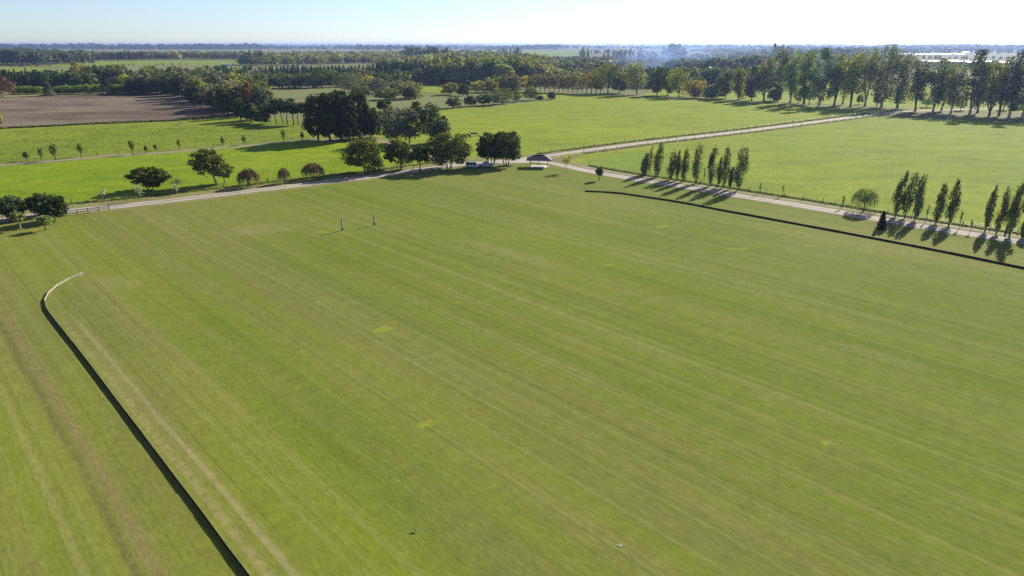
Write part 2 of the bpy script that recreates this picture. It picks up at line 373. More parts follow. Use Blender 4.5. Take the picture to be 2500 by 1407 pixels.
ribbon("shaded_verge", [(2120, 266), (2200, 270), (2400, 281), (2700, 296)], 13, M_VERGE, 0.014, 1.5)

# ------------------------------------------------------------------ mesh helpers
def mesh_np(name, V, F4=None, F3=None, mats=(), mi=None, smooth=False):
    me = bpy.data.meshes.new(name)
    V = np.asarray(V, np.float32)
    F4 = np.zeros((0, 4), np.int32) if F4 is None or len(F4) == 0 else np.asarray(F4, np.int32)
    F3 = np.zeros((0, 3), np.int32) if F3 is None or len(F3) == 0 else np.asarray(F3, np.int32)
    me.vertices.add(len(V)); me.vertices.foreach_set("co", V.ravel())
    nl = F4.size + F3.size; me.loops.add(nl)
    me.loops.foreach_set("vertex_index", np.concatenate([F4.ravel(), F3.ravel()]))
    npoly = len(F4) + len(F3); me.polygons.add(npoly)
    st = np.concatenate([np.arange(len(F4)) * 4, F4.size + np.arange(len(F3)) * 3]).astype(np.int32)
    me.polygons.foreach_set("loop_start", st)
    for m in mats: me.materials.append(m)
    if mi is not None: me.polygons.foreach_set("material_index", np.asarray(mi, np.int32))
    me.update(calc_edges=True)
    if smooth: me.polygons.foreach_set("use_smooth", np.ones(npoly, bool))
    return me

def leaves(P, N, S, rng, aspect=0.75, upt=0.0):
    n = len(P)
    N = N / (np.linalg.norm(N, axis=1, keepdims=True) + 1e-9)
    R = rng.normal(size=(n, 3)); R[:, 2] += upt * 3
    T = np.cross(np.cross(N, R), N); T /= (np.linalg.norm(T, axis=1, keepdims=True) + 1e-9)
    B = np.cross(N, T)
    S = S[:, None]
    a = S * (0.5 + 0.0 * S); b = a * aspect
    j = lambda: rng.uniform(0.65, 1.2, (n, 1))
    V = np.stack([P - T * a * j(), P - B * b * j(), P + T * a * j(), P + B * b * j()], 1).reshape(-1, 3)
    F = np.arange(4 * n).reshape(n, 4)
    return V, F

def tube(p0, p1, r0, r1, k=6):
    p0, p1 = np.array(p0, float), np.array(p1, float); d = p1 - p0; L = np.linalg.norm(d) + 1e-9; d /= L
    a = np.cross(d, [0, 0, 1.0]) if abs(d[2]) < .9 else np.cross(d, [1.0, 0, 0]); a /= np.linalg.norm(a); b = np.cross(d, a)
    th = np.arange(k) * 2 * math.pi / k
    ring = np.cos(th)[:, None] * a + np.sin(th)[:, None] * b
    V = np.vstack([p0 + ring * r0, p1 + ring * r1])
    F = [(i, (i + 1) % k, k + (i + 1) % k, k + i) for i in range(k)]
    return V, F
def tubes(segs, k=6):
    Vs, Fs, o = [], [], 0
    for s in segs:
        V, F = tube(*s, k=k); Vs.append(V); Fs += [tuple(i + o for i in f) for f in F]; o += len(V)
    return (np.vstack(Vs) if Vs else np.zeros((0, 3))), Fs

def lobe_pts(lobes, n, rng, fill=0.25, jn=0.7, upb=0.45):
    """points on and in a set of ellipsoid lobes (cx,cy,cz,rx,ry,rz)"""
    Lb = np.array(lobes, float)
    w = (Lb[:, 3] * Lb[:, 5] + Lb[:, 3] * Lb[:, 4]); w /= w.sum()
    idx = rng.choice(len(Lb), n, p=w); c = Lb[idx]
    d = rng.normal(size=(n, 3)); d /= np.linalg.norm(d, axis=1, keepdims=True)
    wob_ = 1 + .16 * np.sin(d[:, 0] * 6 + idx) * np.sin(d[:, 2] * 7 + idx * 2.3) + .10 * np.sin(d[:, 1] * 11 + idx)
    r = wob_[:, None] * np.where(rng.random(n) < fill, rng.uniform(.3, .85, n), np.where(rng.random(n) < .15, rng.uniform(1.05, 1.4, n), rng.uniform(.82, 1.08, n)))[:, None]
    P = c[:, :3] + d * c[:, 3:6] * r
    N = d / c[:, 3:6] * c[:, 3:4]; N /= np.linalg.norm(N, axis=1, keepdims=True)
    N = N + rng.normal(size=(n, 3)) * jn * .6; N[:, 2] += upb
    return P, N

def limb(p0, p1, r0, r1, rng, bend=0.12, k=3):
    p0, p1 = np.array(p0, float), np.array(p1, float); L = np.linalg.norm(p1 - p0)
    out, prev = [], p0
    for i in range(1, k + 1):
        t = i / k; q = p0 + (p1 - p0) * t
        if i < k: q = q + rng.normal(size=3) * L * bend * .5
        out.append((prev, q, r0 + (r1 - r0) * (i - 1) / k, r0 + (r1 - r0) * t)); prev = q
    return out

# every kind returns crown vertices/faces and branch segments, in metres, base at origin
def k_broad(H, W, rng, n=2200, cb=0.2, nl=16, ls=0.6, stems=1, lean=0.0, dome=False, cx=0.0, fill=.25, open_=0.0, lr=0.30, core=.68):
    lobes = []; rz = (1 - cb) * H / 2; zc = cb * H + rz; R = W / 2 * 1.06; nl = int(nl * 1.45); lr *= .84
    lobes.append((cx * .6, 0, zc, R * core, R * core, rz * core))
    def prof(t):
        x = abs(2 * t - 1); p = (2.0 if t > .5 else (1.6 if dome else 3.2))
        return max(0.0, 1 - x ** p) ** (1 / p)
    zs = [(i + rng.uniform(0, 1)) / nl for i in range(1, nl + 1)]
    if dome: zs = [z ** .8 for z in zs]
    for i, t in enumerate(zs):
        t = min(t, 1); q = rng.uniform(lr * .75, lr * 1.25); a = i * 2.4 + rng.uniform(-.6, .6)
        tt = .1 + .84 * t; rr = R * prof(tt) * (1 - q * .9) * math.sqrt(rng.uniform(.4, 1))
        qz = min(R, rz) * q * rng.uniform(.75, 1.0); zz = cb * H + qz + (H * (1 - cb) - 2 * qz) * t
        lobes.append((cx * (zz / H) + math.cos(a) * rr, math.sin(a) * rr, zz, R * q * rng.uniform(.9, 1.25), R * q * 1.05, qz))
    P, N = lobe_pts(lobes, n, rng, fill)
    S = rng.uniform(.6, 1.35, n) * ls
    C = leaves(P, N, S, rng)
    segs = []; r = max(.12, H * .022)
    for s in range(stems):
        a = 2 * math.pi * s / max(1, stems) + rng.uniform(0, 1); o = 0 if stems == 1 else .35 + .25 * stems * .3
        b0 = np.array([math.cos(a) * o, math.sin(a) * o * .6, -0.1]); rr = r / (stems ** .35)
        fork = np.array([b0[0] * 2 + cx * cb, b0[1] * 2, max(cb * H * 1.05, H * .16)])
        segs += limb(b0, fork, rr * 1.35, rr * .85, rng, .08, 3)
        for lb in [lobes[i] for i in rng.choice(len(lobes), min(6, len(lobes)), replace=False)]:
            segs += limb(fork, (lb[0], lb[1], max(lb[2], fork[2] * 1.25)), rr * .6, rr * .15, rng, .15, 2)
    return C, segs

def k_poplar(H, W, rng, n=1500, cb=0.1, ls=0.5, lean=0.0, sparse=1.0):
    R = W / 2; lobes = []
    m = 26
    for i in range(m):
        t = (i + rng.uniform(0, 1)) / m
        prof = (math.sin(math.pi * min(1, t ** .8 * .9 + .05)) ** .8) * 1.05
        rr = R * prof
        a = rng.uniform(0, 6.28); o = rr * rng.uniform(.3, .85)
        q = rr * rng.uniform(.28, .5) + .12
        lobes.append((math.cos(a) * o, math.sin(a) * o, (cb + (1 - cb) * t * .97) * H, q, q, q * 2.6))
    P, N = lobe_pts(lobes, int(n * sparse), rng, .3, .8, .3)
    P[:, 2] = np.clip(P[:, 2], cb * H * .6, H * 1.01)
    rad = np.hypot(P[:, 0], P[:, 1]); t = np.clip((P[:, 2] / H - cb) / (1 - cb), 0, 1)
    lim = R * (np.sin(np.pi * np.clip(t ** .85 * .92 + .04, 0, 1)) ** .7) * 1.25 + .08
    k = np.minimum(1, lim / (rad + 1e-6)); P[:, 0] *= k; P[:, 1] *= k
    P[:, 0] += lean * (P[:, 2] / H) ** 1.6
    C = leaves(P, N, rng.uniform(.6, 1.3, len(P)) * ls, rng, .5, 1.0)
    segs = limb((0, 0, -.1), (lean * .9, 0, H * .93), max(.1, H * .014), .03, rng, .015, 5)
    for i in range(12):
        z = H * rng.uniform(cb * .9, .7); a = rng.uniform(0, 6.28)
        segs += limb((0, 0, z), (math.cos(a) * R * .5, math.sin(a) * R * .5, z + H * .14), .06, .02, rng, .05, 1)
    return C, segs

def k_conifer(H, W, rng, n=1400, cb=0.08, ls=0.6, layers=16):
    R = W / 2; P = []; N = []
    per = n // layers
    for i in range(layers):
        t = i / (layers - 1); z = (cb + (1 - cb) * t) * H; rr = R * (1 - t) ** .85 * rng.uniform(.8, 1.1) + .15
        a = rng.uniform(0, 6.28, per); q = np.sqrt(rng.uniform(.15, 1, per)) * rr * (1 + .2 * np.sin(a * 5 + i))
        z_ = z - q * .35 + rng.normal(size=per) * H * .012
        P.append(np.stack([np.cos(a) * q, np.sin(a) * q, z_], 1))
        N.append(np.stack([np.cos(a) * .6, np.sin(a) * .6, np.full(per, .8)], 1) + rng.normal(size=(per, 3)) * .35)
    P = np.vstack(P); N = np.vstack(N); P[:, 2] = np.maximum(P[:, 2], cb * H * .3)
    C = leaves(P, N, rng.uniform(.6, 1.3, len(P)) * ls, rng, .6)
    return C, limb((0, 0, -.1), (0, 0, H * .97), max(.12, H * .018), .02, rng, .005, 3)

def k_umbrella(H, W, rng, n=1500, ls=0.55, cb=.55):
    R = W / 2; lobes = []
    for i in range(14):
        a = rng.uniform(0, 6.28); q = R * math.sqrt(rng.uniform(0, .6)); z = H * (cb + (1 - cb) * rng.uniform(.1, .85) * (1 - .4 * q / R))
        lobes.append((math.cos(a) * q, math.sin(a) * q, z, R * .36, R * .34, H * .06))
    P, N = lobe_pts(lobes, n, rng, .3, .7, .5)
    C = leaves(P, N, rng.uniform(.6, 1.3, n) * ls, rng, .7)
    top = (rng.uniform(-.6, .6), rng.uniform(-.6, .6), H * .78)
    segs = limb((0, 0, -.1), top, H * .022, H * .012, rng, .05, 4)
    for lb in lobes[:10]:
        segs += limb((top[0] * .7, top[1] * .7, H * rng.uniform(.42, .6)), lb[:3], H * .008, .04, rng, .1, 2)
    return C, segs

def k_tall(H, W, rng, n=2600, cb=0.22, ls=0.8, stems=2, dens=1.0, sway=0.0):
    """tall airy tree: several upright stems, elongated lobes with gaps between"""
    R = W / 2; lobes = []; segs = []
    r = H * .016
    base = np.array([0, 0, -.1]); fork = np.array([0, 0, H * .07])
    segs += limb(base, fork, r * 1.5, r * 1.2, rng, .05, 1)
    for s in range(stems + 1):
        a = 2 * math.pi * s / (stems + 1) + rng.uniform(-.5, .5)
        o = R * (.12 if s == 0 else rng.uniform(.35, .6)); top = np.array([math.cos(a) * o, math.sin(a) * o, H * (rng.uniform(.86, .97) if s == 0 else rng.uniform(.62, .88))])
        ls_ = limb(fork, top, r * .9, r * .15, rng, .06, 5); segs += ls_
        for j in range(9):
            t = cb + (1 - cb) * (j + rng.uniform(0, 1)) / 9
            k = min(4, int(t * 5)); q = ls_[k][0] + (ls_[k][1] - ls_[k][0]) * rng.uniform(0, 1)
            if q[2] < cb * H: q[2] = cb * H + rng.uniform(0, .1) * H
            b = rng.uniform(0, 6.28); oo = R * rng.uniform(.1, .5) * (1 - .5 * max(0, (q[2] / H - .6)) * 2.5)
            c = (q[0] + math.cos(b) * oo, q[1] + math.sin(b) * oo, q[2] + H * .02)
            qr = R * rng.uniform(.2, .38)
            lobes.append((*c, qr, qr, qr * rng.uniform(1.0, 1.7)))
            if j % 2 == 0: segs += limb(q, c, r * .3, .03, rng, .1, 1)
    P, N = lobe_pts(lobes, int(n * dens), rng, .3, .8, .2)
    P[:, 2] = np.clip(P[:, 2], H * .1, H)
    C = leaves(P, N, rng.uniform(.55, 1.35, len(P)) * ls, rng, .6, .3)
    return C, segs

def k_weeping(H, W, rng, n=1500, ls=.45, cb=.12, dens=1.0):
    R = W / 2; m = int(150 * dens); P = []; per = max(3, n // 150)
    segs = []
    r = H * .03; fork = np.array([rng.uniform(-.2, .2), 0, H * .35])
    segs += limb((0, 0, -.1), fork, r, r * .7, rng, .1, 3)
    for i in range(m):
        a = rng.uniform(0, 6.28); q = R * math.sqrt(rng.uniform(.02, .9)); z0 = H * (1 - .42 * (q / R) ** 2) * rng.uniform(.9, 1)
        drop = (H * rng.uniform(.15, .62)) * (.5 + .7 * q / R); z1 = max(cb * H * .5, z0 - drop)
        t = rng.uniform(0, 1, per); z = z0 + (z1 - z0) * t; o = q + R * .12 * t
        P.append(np.stack([np.cos(a) * o, np.sin(a) * o, z], 1) + rng.normal(size=(per, 3)) * .08)
        if i % 9 == 0: segs += limb(fork, (math.cos(a) * q * .9, math.sin(a) * q * .9, z0 * .95), r * .35, .03, rng, .15, 2)
    P = np.vstack(P); N = P * [1, 1, 0] + rng.normal(size=P.shape) * R * .5; N[:, 2] += R * .3
    return leaves(P, N, rng.uniform(.7, 1.4, len(P)) * ls, rng, .4, 1.5), segs

def k_bare(H, W, rng, n=120, ls=.3, cb=.3, twigs=26):
    R = W / 2; segs = limb((0, 0, -.1), (0, 0, H * .8), max(.05, H * .014), .025, rng, .02, 3); tips = []
    for i in range(twigs):
        z = H * rng.uniform(cb, .8); a = rng.uniform(0, 6.28); q = R * rng.uniform(.4, 1); e = (math.cos(a) * q, math.sin(a) * q, z + H * rng.uniform(.08, .24))
        segs += limb((0, 0, z), e, max(.025, H * .004), .012, rng, .08, 2); tips.append(e)
        for j in range(2):
            e2 = np.array(e) + rng.normal(size=3) * R * .3; segs += limb(e, e2, .014, .006, rng, .05, 1); tips.append(e2)
    T = np.array([list(t) for t in tips]); idx = rng.integers(0, len(T), n)
    P = T[idx] + rng.normal(size=(n, 3)) * R * .14; N = rng.normal(size=(n, 3)); N[:, 2] += .5
    return leaves(P, N, rng.uniform(.6, 1.3, n) * ls, rng, .6), segs

def k_shrub(H, W, rng, n=900, ls=.5):
    return k_broad(H, W, rng, n=n, cb=.0, nl=10, ls=ls, dome=True)
KINDS = dict(broad=k_broad, poplar=k_poplar, conifer=k_conifer, umbrella=k_umbrella, tall=k_tall, weeping=k_weeping, bare=k_bare, shrub=k_shrub)

NTREE = 0
def tree(kind, name, ub, vb, vt, wpx, tint, label, cat="tree", group=None, bark=None, cu=None, seed=None, **kw):
    """a single tree with trunk and crown, standing where its foot is seen"""
    global NTREE; NTREE += 1
    rng = np.random.default_rng(1000 + NTREE * 17 if seed is None else seed)
    p = G(ub, vb); H = height_to(p, vt); zc = depth(p, H * .5); W = wpx * zc / FPX
    if cu is not None: kw['cx' if kind == 'broad' else 'lean'] = (cu - project(p.x, p.y, H * .6)[0]) * zc / FPX * 1.3
    C, segs = KINDS[kind](H, W, rng, **kw)
    root = tag(empty(name, p), label, cat, group)
    V, F = tubes(segs)
    tm = mesh_np("trunk", V, F, mats=[bark or M_BARK], smooth=True); link("trunk", tm, root)
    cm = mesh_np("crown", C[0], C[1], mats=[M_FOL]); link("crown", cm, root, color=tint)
    return root

# tints
DKG = (0.058, 0.070, 0.018); OLV = (0.120, 0.120, 0.034); MID = (0.092, 0.106, 0.026); YG = (0.15, 0.16, 0.030); YEL = (0.24, 0.19, 0.035)
GRY = (0.085, 0.095, 0.065); BRN = (0.125, 0.100, 0.052); RUST = (0.135, 0.065, 0.034); PALE = (0.17, 0.20, 0.075); PIN = (0.040, 0.049, 0.020)
LIMEL = (0.135, 0.16, 0.055); PURP = (0.115, 0.085, 0.062); POP = (0.125, 0.138, 0.060)

# ------------------------------------------------------------------ the two rows of poplars by the drive
PG = "columnar poplars along the gravel drive"
for a in [
    ("poplar", "poplar_tree", 1573, 428, 376, 21, POP, "short columnar poplar, leftmost of the farther poplar row by the drive", .1, 1),
    ("poplar", "poplar_tree", 1586, 425, 350, 13, (0.26, 0.24, 0.07), "thin sparse yellowish poplar behind the leftmost short poplar", .15, .35),
    ("poplar", "poplar_tree", 1604, 433, 349, 22, POP, "tall dense poplar standing second in the farther row, right of the yellowish one", .1, 1),
    ("poplar", "poplar_tree", 1636, 439, 365, 22, POP, "medium poplar with ragged crown, third dark one of the farther row", .12, .9),
    ("poplar", "poplar_tree", 1653, 441, 367, 13, POP, "slim thin-leaved poplar squeezed between two medium poplars", .12, .6),
    ("poplar", "poplar_tree", 1669, 444, 362, 17, POP, "slim upright poplar just left of the first very tall poplar", .1, .8),
    ("poplar", "poplar_tree", 1699, 449, 349, 23, POP, "very tall spindle shaped poplar in the middle of the farther row", .1, 1),
    ("poplar", "poplar_tree", 1733.6, 455, 353, 23, POP, "tall poplar with two-humped crown right of the middle poplar", .1, 1),
    ("poplar", "poplar_tree", 1752, 458, 384, 13, POP, "short thin see-through poplar between two tall poplars", .12, .5),
    ("poplar", "poplar_tree", 1766, 459, 355, 21, POP, "tall narrow poplar third from the right end of the farther row", .1, .85),
    ("poplar", "poplar_tree", 1781, 463, 408, 10, POP, "small young poplar at the foot of the widest poplar", .12, .7),
    ("poplar", "poplar_tree", 1801, 466, 357, 29, POP, "widest and densest poplar at the right end of the farther row", .12, 1.25),
    ("poplar", "poplar_tree", 2186, 530, 417, 23, POP, "first tall poplar right of the dark little fir, nearer row", .1, 1),
    ("poplar", "poplar_tree", 2208.5, 533, 418, 23, POP, "poplar with a gappy forked crown, second in the nearer row", .12, .75),
    ("poplar", "poplar_tree", 2232.6, 539, 426, 25, POP, "full leaning poplar, third in the nearer row", .1, 1.05),
    ("poplar", "poplar_tree", 2285, 547, 447, 21, POP, "shorter poplar alone between the two groups of the nearer row", .1, .9),
    ("poplar", "poplar_tree", 2315.6, 552, 438, 23, POP, "bushy poplar with a ragged split top in the nearer row", .1, .95),
    ("poplar", "poplar_tree", 2403.7, 567, 454, 18, POP, "slender poplar after the gap in the nearer row, clear tuft on top", .12, .8),
    ("poplar", "poplar_tree", 2431.6, 573, 455, 19, POP, "slender pale poplar just left of the broad poplar by the frame edge", .1, .75),
    ("poplar", "poplar_tree", 2464, 579, 443, 31, POP, "broad heavy poplar, biggest of the nearer row", .1, 1.3),
    ("poplar", "poplar_tree", 2496, 583, 530, 14, POP, "low young poplar at the very edge beside the biggest poplar", .1, .7),
    ("poplar", "poplar_tree", 2532, 588, 462, 24, POP, "poplar standing past the biggest poplar, mostly beyond the frame", .1, 1),
]:
    dense = a[9]
    a = list(a); a[5] *= 1.1; tree(*a[:8], group=PG, cb=a[8], n=int(1650 * dense), ls=.52, lean=.15 + .5 * ((len(COL.objects) * 7) % 10) / 10)
for i, (ub, vb, vt) in enumerate([(2260.5, 543, 497), (2341, 559, 509), (2368, 569, 537), (2056, 509, 475), (1718, 446, 409), (1910, 480, 452), (1855, 474, 445)]):
    tree("bare", "sapling", ub, vb, vt, 7, MID, ["bare stick-thin sapling between the leaning poplar and the shorter one", "tall bare sapling in the gap of the nearer poplar row", "shorter bare sapling in the gap of the nearer poplar row",
         "faint bare sapling left of the weeping willow", "thin young sapling in the middle of the farther poplar row", "faint young sapling on the fence line right of the poplars", "thin bare sapling just right of the widest poplar"][i], "sapling", "young trees along the drive", n=40, ls=.3)
tree("weeping", "willow_tree", 2107.6, 517, 455, 64, PALE, "pale weeping willow by the drive with trailing thin branches", n=1500, ls=.34, dens=2.2, bark=M_BARK)
tree("conifer", "fir_tree", 2151, 559, 517, 24, (0.022, 0.034, 0.016), "small dark conical fir between the drive and the side board", n=1200, ls=.45, cb=.02)
tree("broad", "round_tree", 1463, 441, 408, 21, GRY, "small ball-crowned tree on a thin stem beside the drive", n=900, cb=.3, ls=.4, nl=8)
tree("bare", "sapling", 1383, 421, 378, 26, (0.25, 0.24, 0.06), "sparse yellow young tree right of the open pavilion", "sapling", "young trees along the drive", n=330, ls=.45, cb=.35)

# ------------------------------------------------------------------ trees along the left road
PL = "plane trees shading the road junction"
tree("broad", "plane_tree", 892, 422, 336, 104, MID, "big spreading tree with a thick single trunk, leftmost of the roadside group", group=PL, core=.5, n=4600, cb=.08, nl=24, ls=.75, lr=.26)
tree("broad", "plane_tree", 976, 413, 340, 74, MID, "medium roadside tree on several stems left of the small round one", group=PL, core=.5, n=3000, cb=.14, nl=18, ls=.75, stems=3)
tree("broad", "plane_tree", 1026, 419.5, 357, 52, DKG, "small roadside tree on one slim trunk at the field edge", group=PL, n=1800, cb=.36, nl=14, ls=.7)
tree("broad", "plane_tree", 1096, 411.5, 323, 112, MID, "wide domed tree on many trunks left of the parked cars", group=PL, core=.5, n=5200, cb=.1, nl=26, ls=.75, stems=4, lr=.25)
tree("broad", "plane_tree", 1200, 404, 323, 80, DKG, "dark multi-stemmed tree directly behind the parked pickup", group=PL, core=.5, n=4200, cb=.16, nl=22, ls=.75, stems=4, lr=.27)
tree("broad", "plane_tree", 1236, 404, 321, 88, DKG, "dark multi-stemmed tree nearest to the open pavilion", group=PL, core=.5, n=4400, cb=.12, nl=22, ls=.75, stems=3, lr=.27)
tree("broad", "broad_tree", 365, 464, 409, 101, DKG, "lone low umbrella-crowned tree in the bright paddock casting a long shadow", n=3600, cb=.10, nl=22, ls=.65, stems=3, core=.5, dome=True, lr=.24)
tree("broad", "broad_tree", 528, 452, 364, 84, (0.095, 0.105, 0.028), "tall lopsided tree with pale trunk leaning out to the left above the paddock", n=2900, cb=.26, nl=17, ls=.7, bark=M_PALEBARK, cu=505, lr=.25)
tree("broad", "broad_tree", 548, 447, 398, 52, (0.088, 0.10, 0.028), "low bushy companion right of the lopsided pale-trunked tree", n=1300, cb=.25, nl=10, ls=.65)
WG = "brownish weeping shrubs along the left road"
tree("weeping", "weeping_tree", 609, 456, 410, 54, PURP, "brownish weeping tree with trailing strands right of the lopsided tree", group=WG, n=1700, ls=.38, dens=2.3)
tree("weeping", "weeping_tree", 695, 447.5, 408, 30, (0.15, 0.125, 0.07), "smallest sparse weeping tree, middle of the three brownish ones", group=WG, n=1200, ls=.36, dens=1.8)
tree("weeping", "weeping_tree", 766, 437, 396.5, 56, PURP, "dense purplish mop-headed weeping tree, nearest to the roadside group", group=WG, n=1700, ls=.38, dens=2.3)
BG = "bare whitish young trees along the left road"
for i, (ub, vb, vt, w) in enumerate([(432.7, 460, 438, 24), (251, 489, 459, 16), (343, 490, 451, 20), (432, 474, 450, 10)]):
    tree("bare", "bare_tree", ub, vb, vt, w, (0.30, 0.30, 0.20), ["bare pale shrub in the paddock right of the umbrella-crowned tree", "bare pale sapling left of the long tree shadow", "bare pale sapling in front of the umbrella-crowned tree", "short bare stem beside the road right of the umbrella-crowned tree"][i],
         "young tree", BG, n=130, ls=.35, bark=M_PALEBARK, twigs=34)
tree("broad", "oak_tree", 25.6, 538, 479, 78, (0.055, 0.078, 0.040), "dark round tree cut by the frame edge behind the rail fence", n=3200, cb=.12, nl=20, ls=.55)
tree("broad", "oak_tree", 135.7, 539, 476, 74, (0.050, 0.070, 0.030), "dark bushy tree on a short trunk at the right of the left corner group", n=3200, cb=.14, nl=20, ls=.55)
tree("broad", "oak_tree", 100, 527, 473, 58, (0.070, 0.088, 0.036), "olive bushy tree half hidden behind the dark short-trunked tree", n=2400, cb=.1, nl=16, ls=.55)
tree("broad", "young_tree", 52.5, 561, 518, 34, LIMEL, "pale young tree on a leaning thin white stem in the left corner", n=900, cb=.42, nl=9, ls=.42, bark=M_PALEBARK, cu=42, fill=.4)
tree("broad", "young_tree", 112, 562.5, 527, 35, LIMEL, "pale young tree on a straight dark stem in the left corner", n=950, cb=.42, nl=9, ls=.42, fill=.4)
SG = "young trees planted along the dirt track"
for i, (ub, vb, vt, w, dn) in enumerate([(66, 393.5, 370, 17, 1), (102, 392, 361, 12, .8), (135, 392, 350, 20, 1.2), (198, 383, 351, 16, 1), (324, 377, 343, 16, 1), (357, 374, 356, 9, .6), (380, 369, 352, 9, .3), (438, 365, 340, 11, .35), (544, 357.6, 333, 9, .4), (596.5, 354, 331, 12, .5), (692.7, 346, 316.5, 14, .6), (738.5, 343.5, 322, 10, .6), (545, 352, 337, 9, .3)]):
    tree("broad", "sapling", ub, vb, vt, w, MID, ["bushy young tree, leftmost on the dirt track", "thin young tree just left of the tallest track tree", "fullest young tree of the dirt track row", "rounded young tree alone after the fullest one", "tall narrow young tree in the middle of the dirt track",
         "very small young tree right of the tall narrow one", "wispy small young tree beyond the very small one", "sparse young tree with a flat tuft of leaves near the pale-trunked tree", "wispy young tree above the lopsided tree", "thin young tree right of the lopsided tree on the dirt track", "young tree near the pines where the long shadow falls", "young tree at the foot of the big dark pines", "faint wispy sapling in the rough pasture"][i],
         "young tree", SG, n=int(330 * dn) + 60, cb=.25, nl=7, ls=.42)

# ------------------------------------------------------------------ big dark group in the middle
CG = "tall dark pines at the end of the dirt track"
for ub, vb, vt, w, lb in [(778, 342, 232, 72, "wide dark pine at the left end of the big dark clump"), (806, 345, 226, 66, "dark pine second from left in the big clump, trunk in shadow"), (833, 341, 219, 56, "highest peaked dark pine in the middle of the big clump"),
                          (853, 344, 232, 50, "dark pine just right of the highest one in the clump"), (878, 338, 223, 62, "rounded pine at the right of the big dark clump"), (906, 336, 262, 50, "lower ragged pine at the right edge of the big dark clump")]:
    tree("broad", "pine_tree", ub, vb, vt, w, PIN if ub < 860 else (0.045, 0.055, 0.022), lb, group=CG, n=5200, cb=.05, nl=34, ls=.9, lr=.27)
WGG = "grey leaved trees behind the roadside group"
tree("broad", "willow_tree", 968, 352, 260, 100, (0.095, 0.105, 0.085), "big grey-green billowing tree right of the dark pines", group=WGG, n=3800, cb=.08, nl=20, ls=.8, lr=.3)
tree("broad", "willow_tree", 1000, 350, 263, 66, (0.09, 0.10, 0.08), "grey-green tree tucked right of the biggest billowing one", group=WGG, n=2400, cb=.1, nl=14, ls=.8)
tree("broad", "willow_tree", 1054, 350, 252, 74, (0.062, 0.078, 0.040), "tall round-topped grey tree behind the domed roadside tree", group=WGG, n=2800, cb=.14, nl=14, ls=.8)
tree("broad", "willow_tree", 1076, 350, 292, 62, (0.095, 0.105, 0.085), "lower billowing grey tree at the right of the grey group", group=WGG, n=2200, cb=.1, nl=12, ls=.8)
tree("broad", "willow_tree", 1086, 344, 282, 26, (0.060, 0.078, 0.036), "narrow green spur at the right edge of the grey group", group=WGG, n=900, cb=.2, nl=8, ls=.7)
tree("umbrella", "pine_tree", 945, 322, 233, 44, PIN, "flat-topped pine rising behind the billowing grey tree", n=1700, ls=.8, cb=.45)
tree("broad", "round_tree", 1017, 300, 247, 30, DKG, "small dark round crown peeping above the grey trees", n=900, cb=.35, nl=8, ls=.8)
for i, (ub, vb, vt, w) in enumerate([(675, 303, 243, 44), (690, 301, 236, 46), (703, 304, 234, 44), (716.6, 306, 236, 46), (729, 305, 244, 44), (660, 300, 252, 40)]):
    tree("umbrella", "stone_pine", ub, vb, vt - 3, w * 1.35, (0.034, 0.050, 0.024), ["stone pine with slanting trunk, second from the left of its little grove", "stone pine in the left half of its grove with straight bare trunk", "stone pine with the highest flat crown in its grove", "stone pine with the thickest bare trunk in its grove", "stone pine at the right end of its grove beside the dark pines", "stone pine at the left end of its grove"][i],
         group="stone pines beside the big dark pines", n=2300, ls=.8, cb=.42)
for ub, vb, vt, w, t, lb, kd in [(636, 292, 216, 52, (0.062, 0.080, 0.060), "bluish-green rounded tree at the end of the wood above the pasture", "broad"), (609, 285, 202, 30, RUST, "orange autumn tree in the dark wood", "broad"), (612, 300, 252, 44, DKG, "low dark green tree at the pasture corner of the wood", "broad"),
                                 (640, 303, 268, 40, MID, "low bush-like tree in front of the stone pines", "broad"), (588, 296, 240, 40, DKG, "dark tree over the ploughed field corner", "broad"), (517, 273, 205, 30, (0.2, 0.19, 0.14), "leafless grey tree with forked pale limbs at the ploughed field edge", "bare"),
                                 (548, 284, 215, 40, DKG, "dark tree right of the leafless grey tree", "broad"), (475, 262, 208, 40, (0.05, 0.06, 0.03), "dark tree left of the leafless grey tree", "broad"), (457, 245, 186, 36, GRY, "silvery grey-leaved tree standing above the dark wood", "broad"),
                                 (5, 238, 187, 62, (0.120, 0.066, 0.040), "reddish autumn tree at the frame edge by the ploughed field", "broad"), (118, 234, 183, 34, GRY, "grey-green conical tree in front of the lit hedge", "tall"), (262, 231, 181, 46, (0.036, 0.05, 0.024), "big dark green tree breaking the lit hedge", "tall"),
                                 (310, 222, 180, 34, (0.26, 0.28, 0.03), "bright yellow-green round tree above the hedge", "broad"), (285, 222, 186, 30, OLV, "olive round tree left of the yellow-green one", "broad"), (190, 200, 151, 26, (0.24, 0.19, 0.04), "golden autumn tree standing over the far field", "broad"),
                                 (0, 306, 268, 12, (0.3, 0.28, 0.03), "yellow tree sliver at the frame edge by the ploughed field", "broad")]:
    if kd == "bare": tree("bare", "bare_tree", ub, vb, vt, w, t, lb, n=350, ls=.6, bark=M_PALEBARK, twigs=60, cb=.2)
    elif kd == "tall": tree("conifer", "conical_tree", ub, vb, vt, w, t, lb, n=1600, ls=1.3, cb=.03)
    else: tree("broad", "broad_tree", ub, vb, vt, w, t, lb, n=1900, cb=.1, nl=14, ls=1.1)

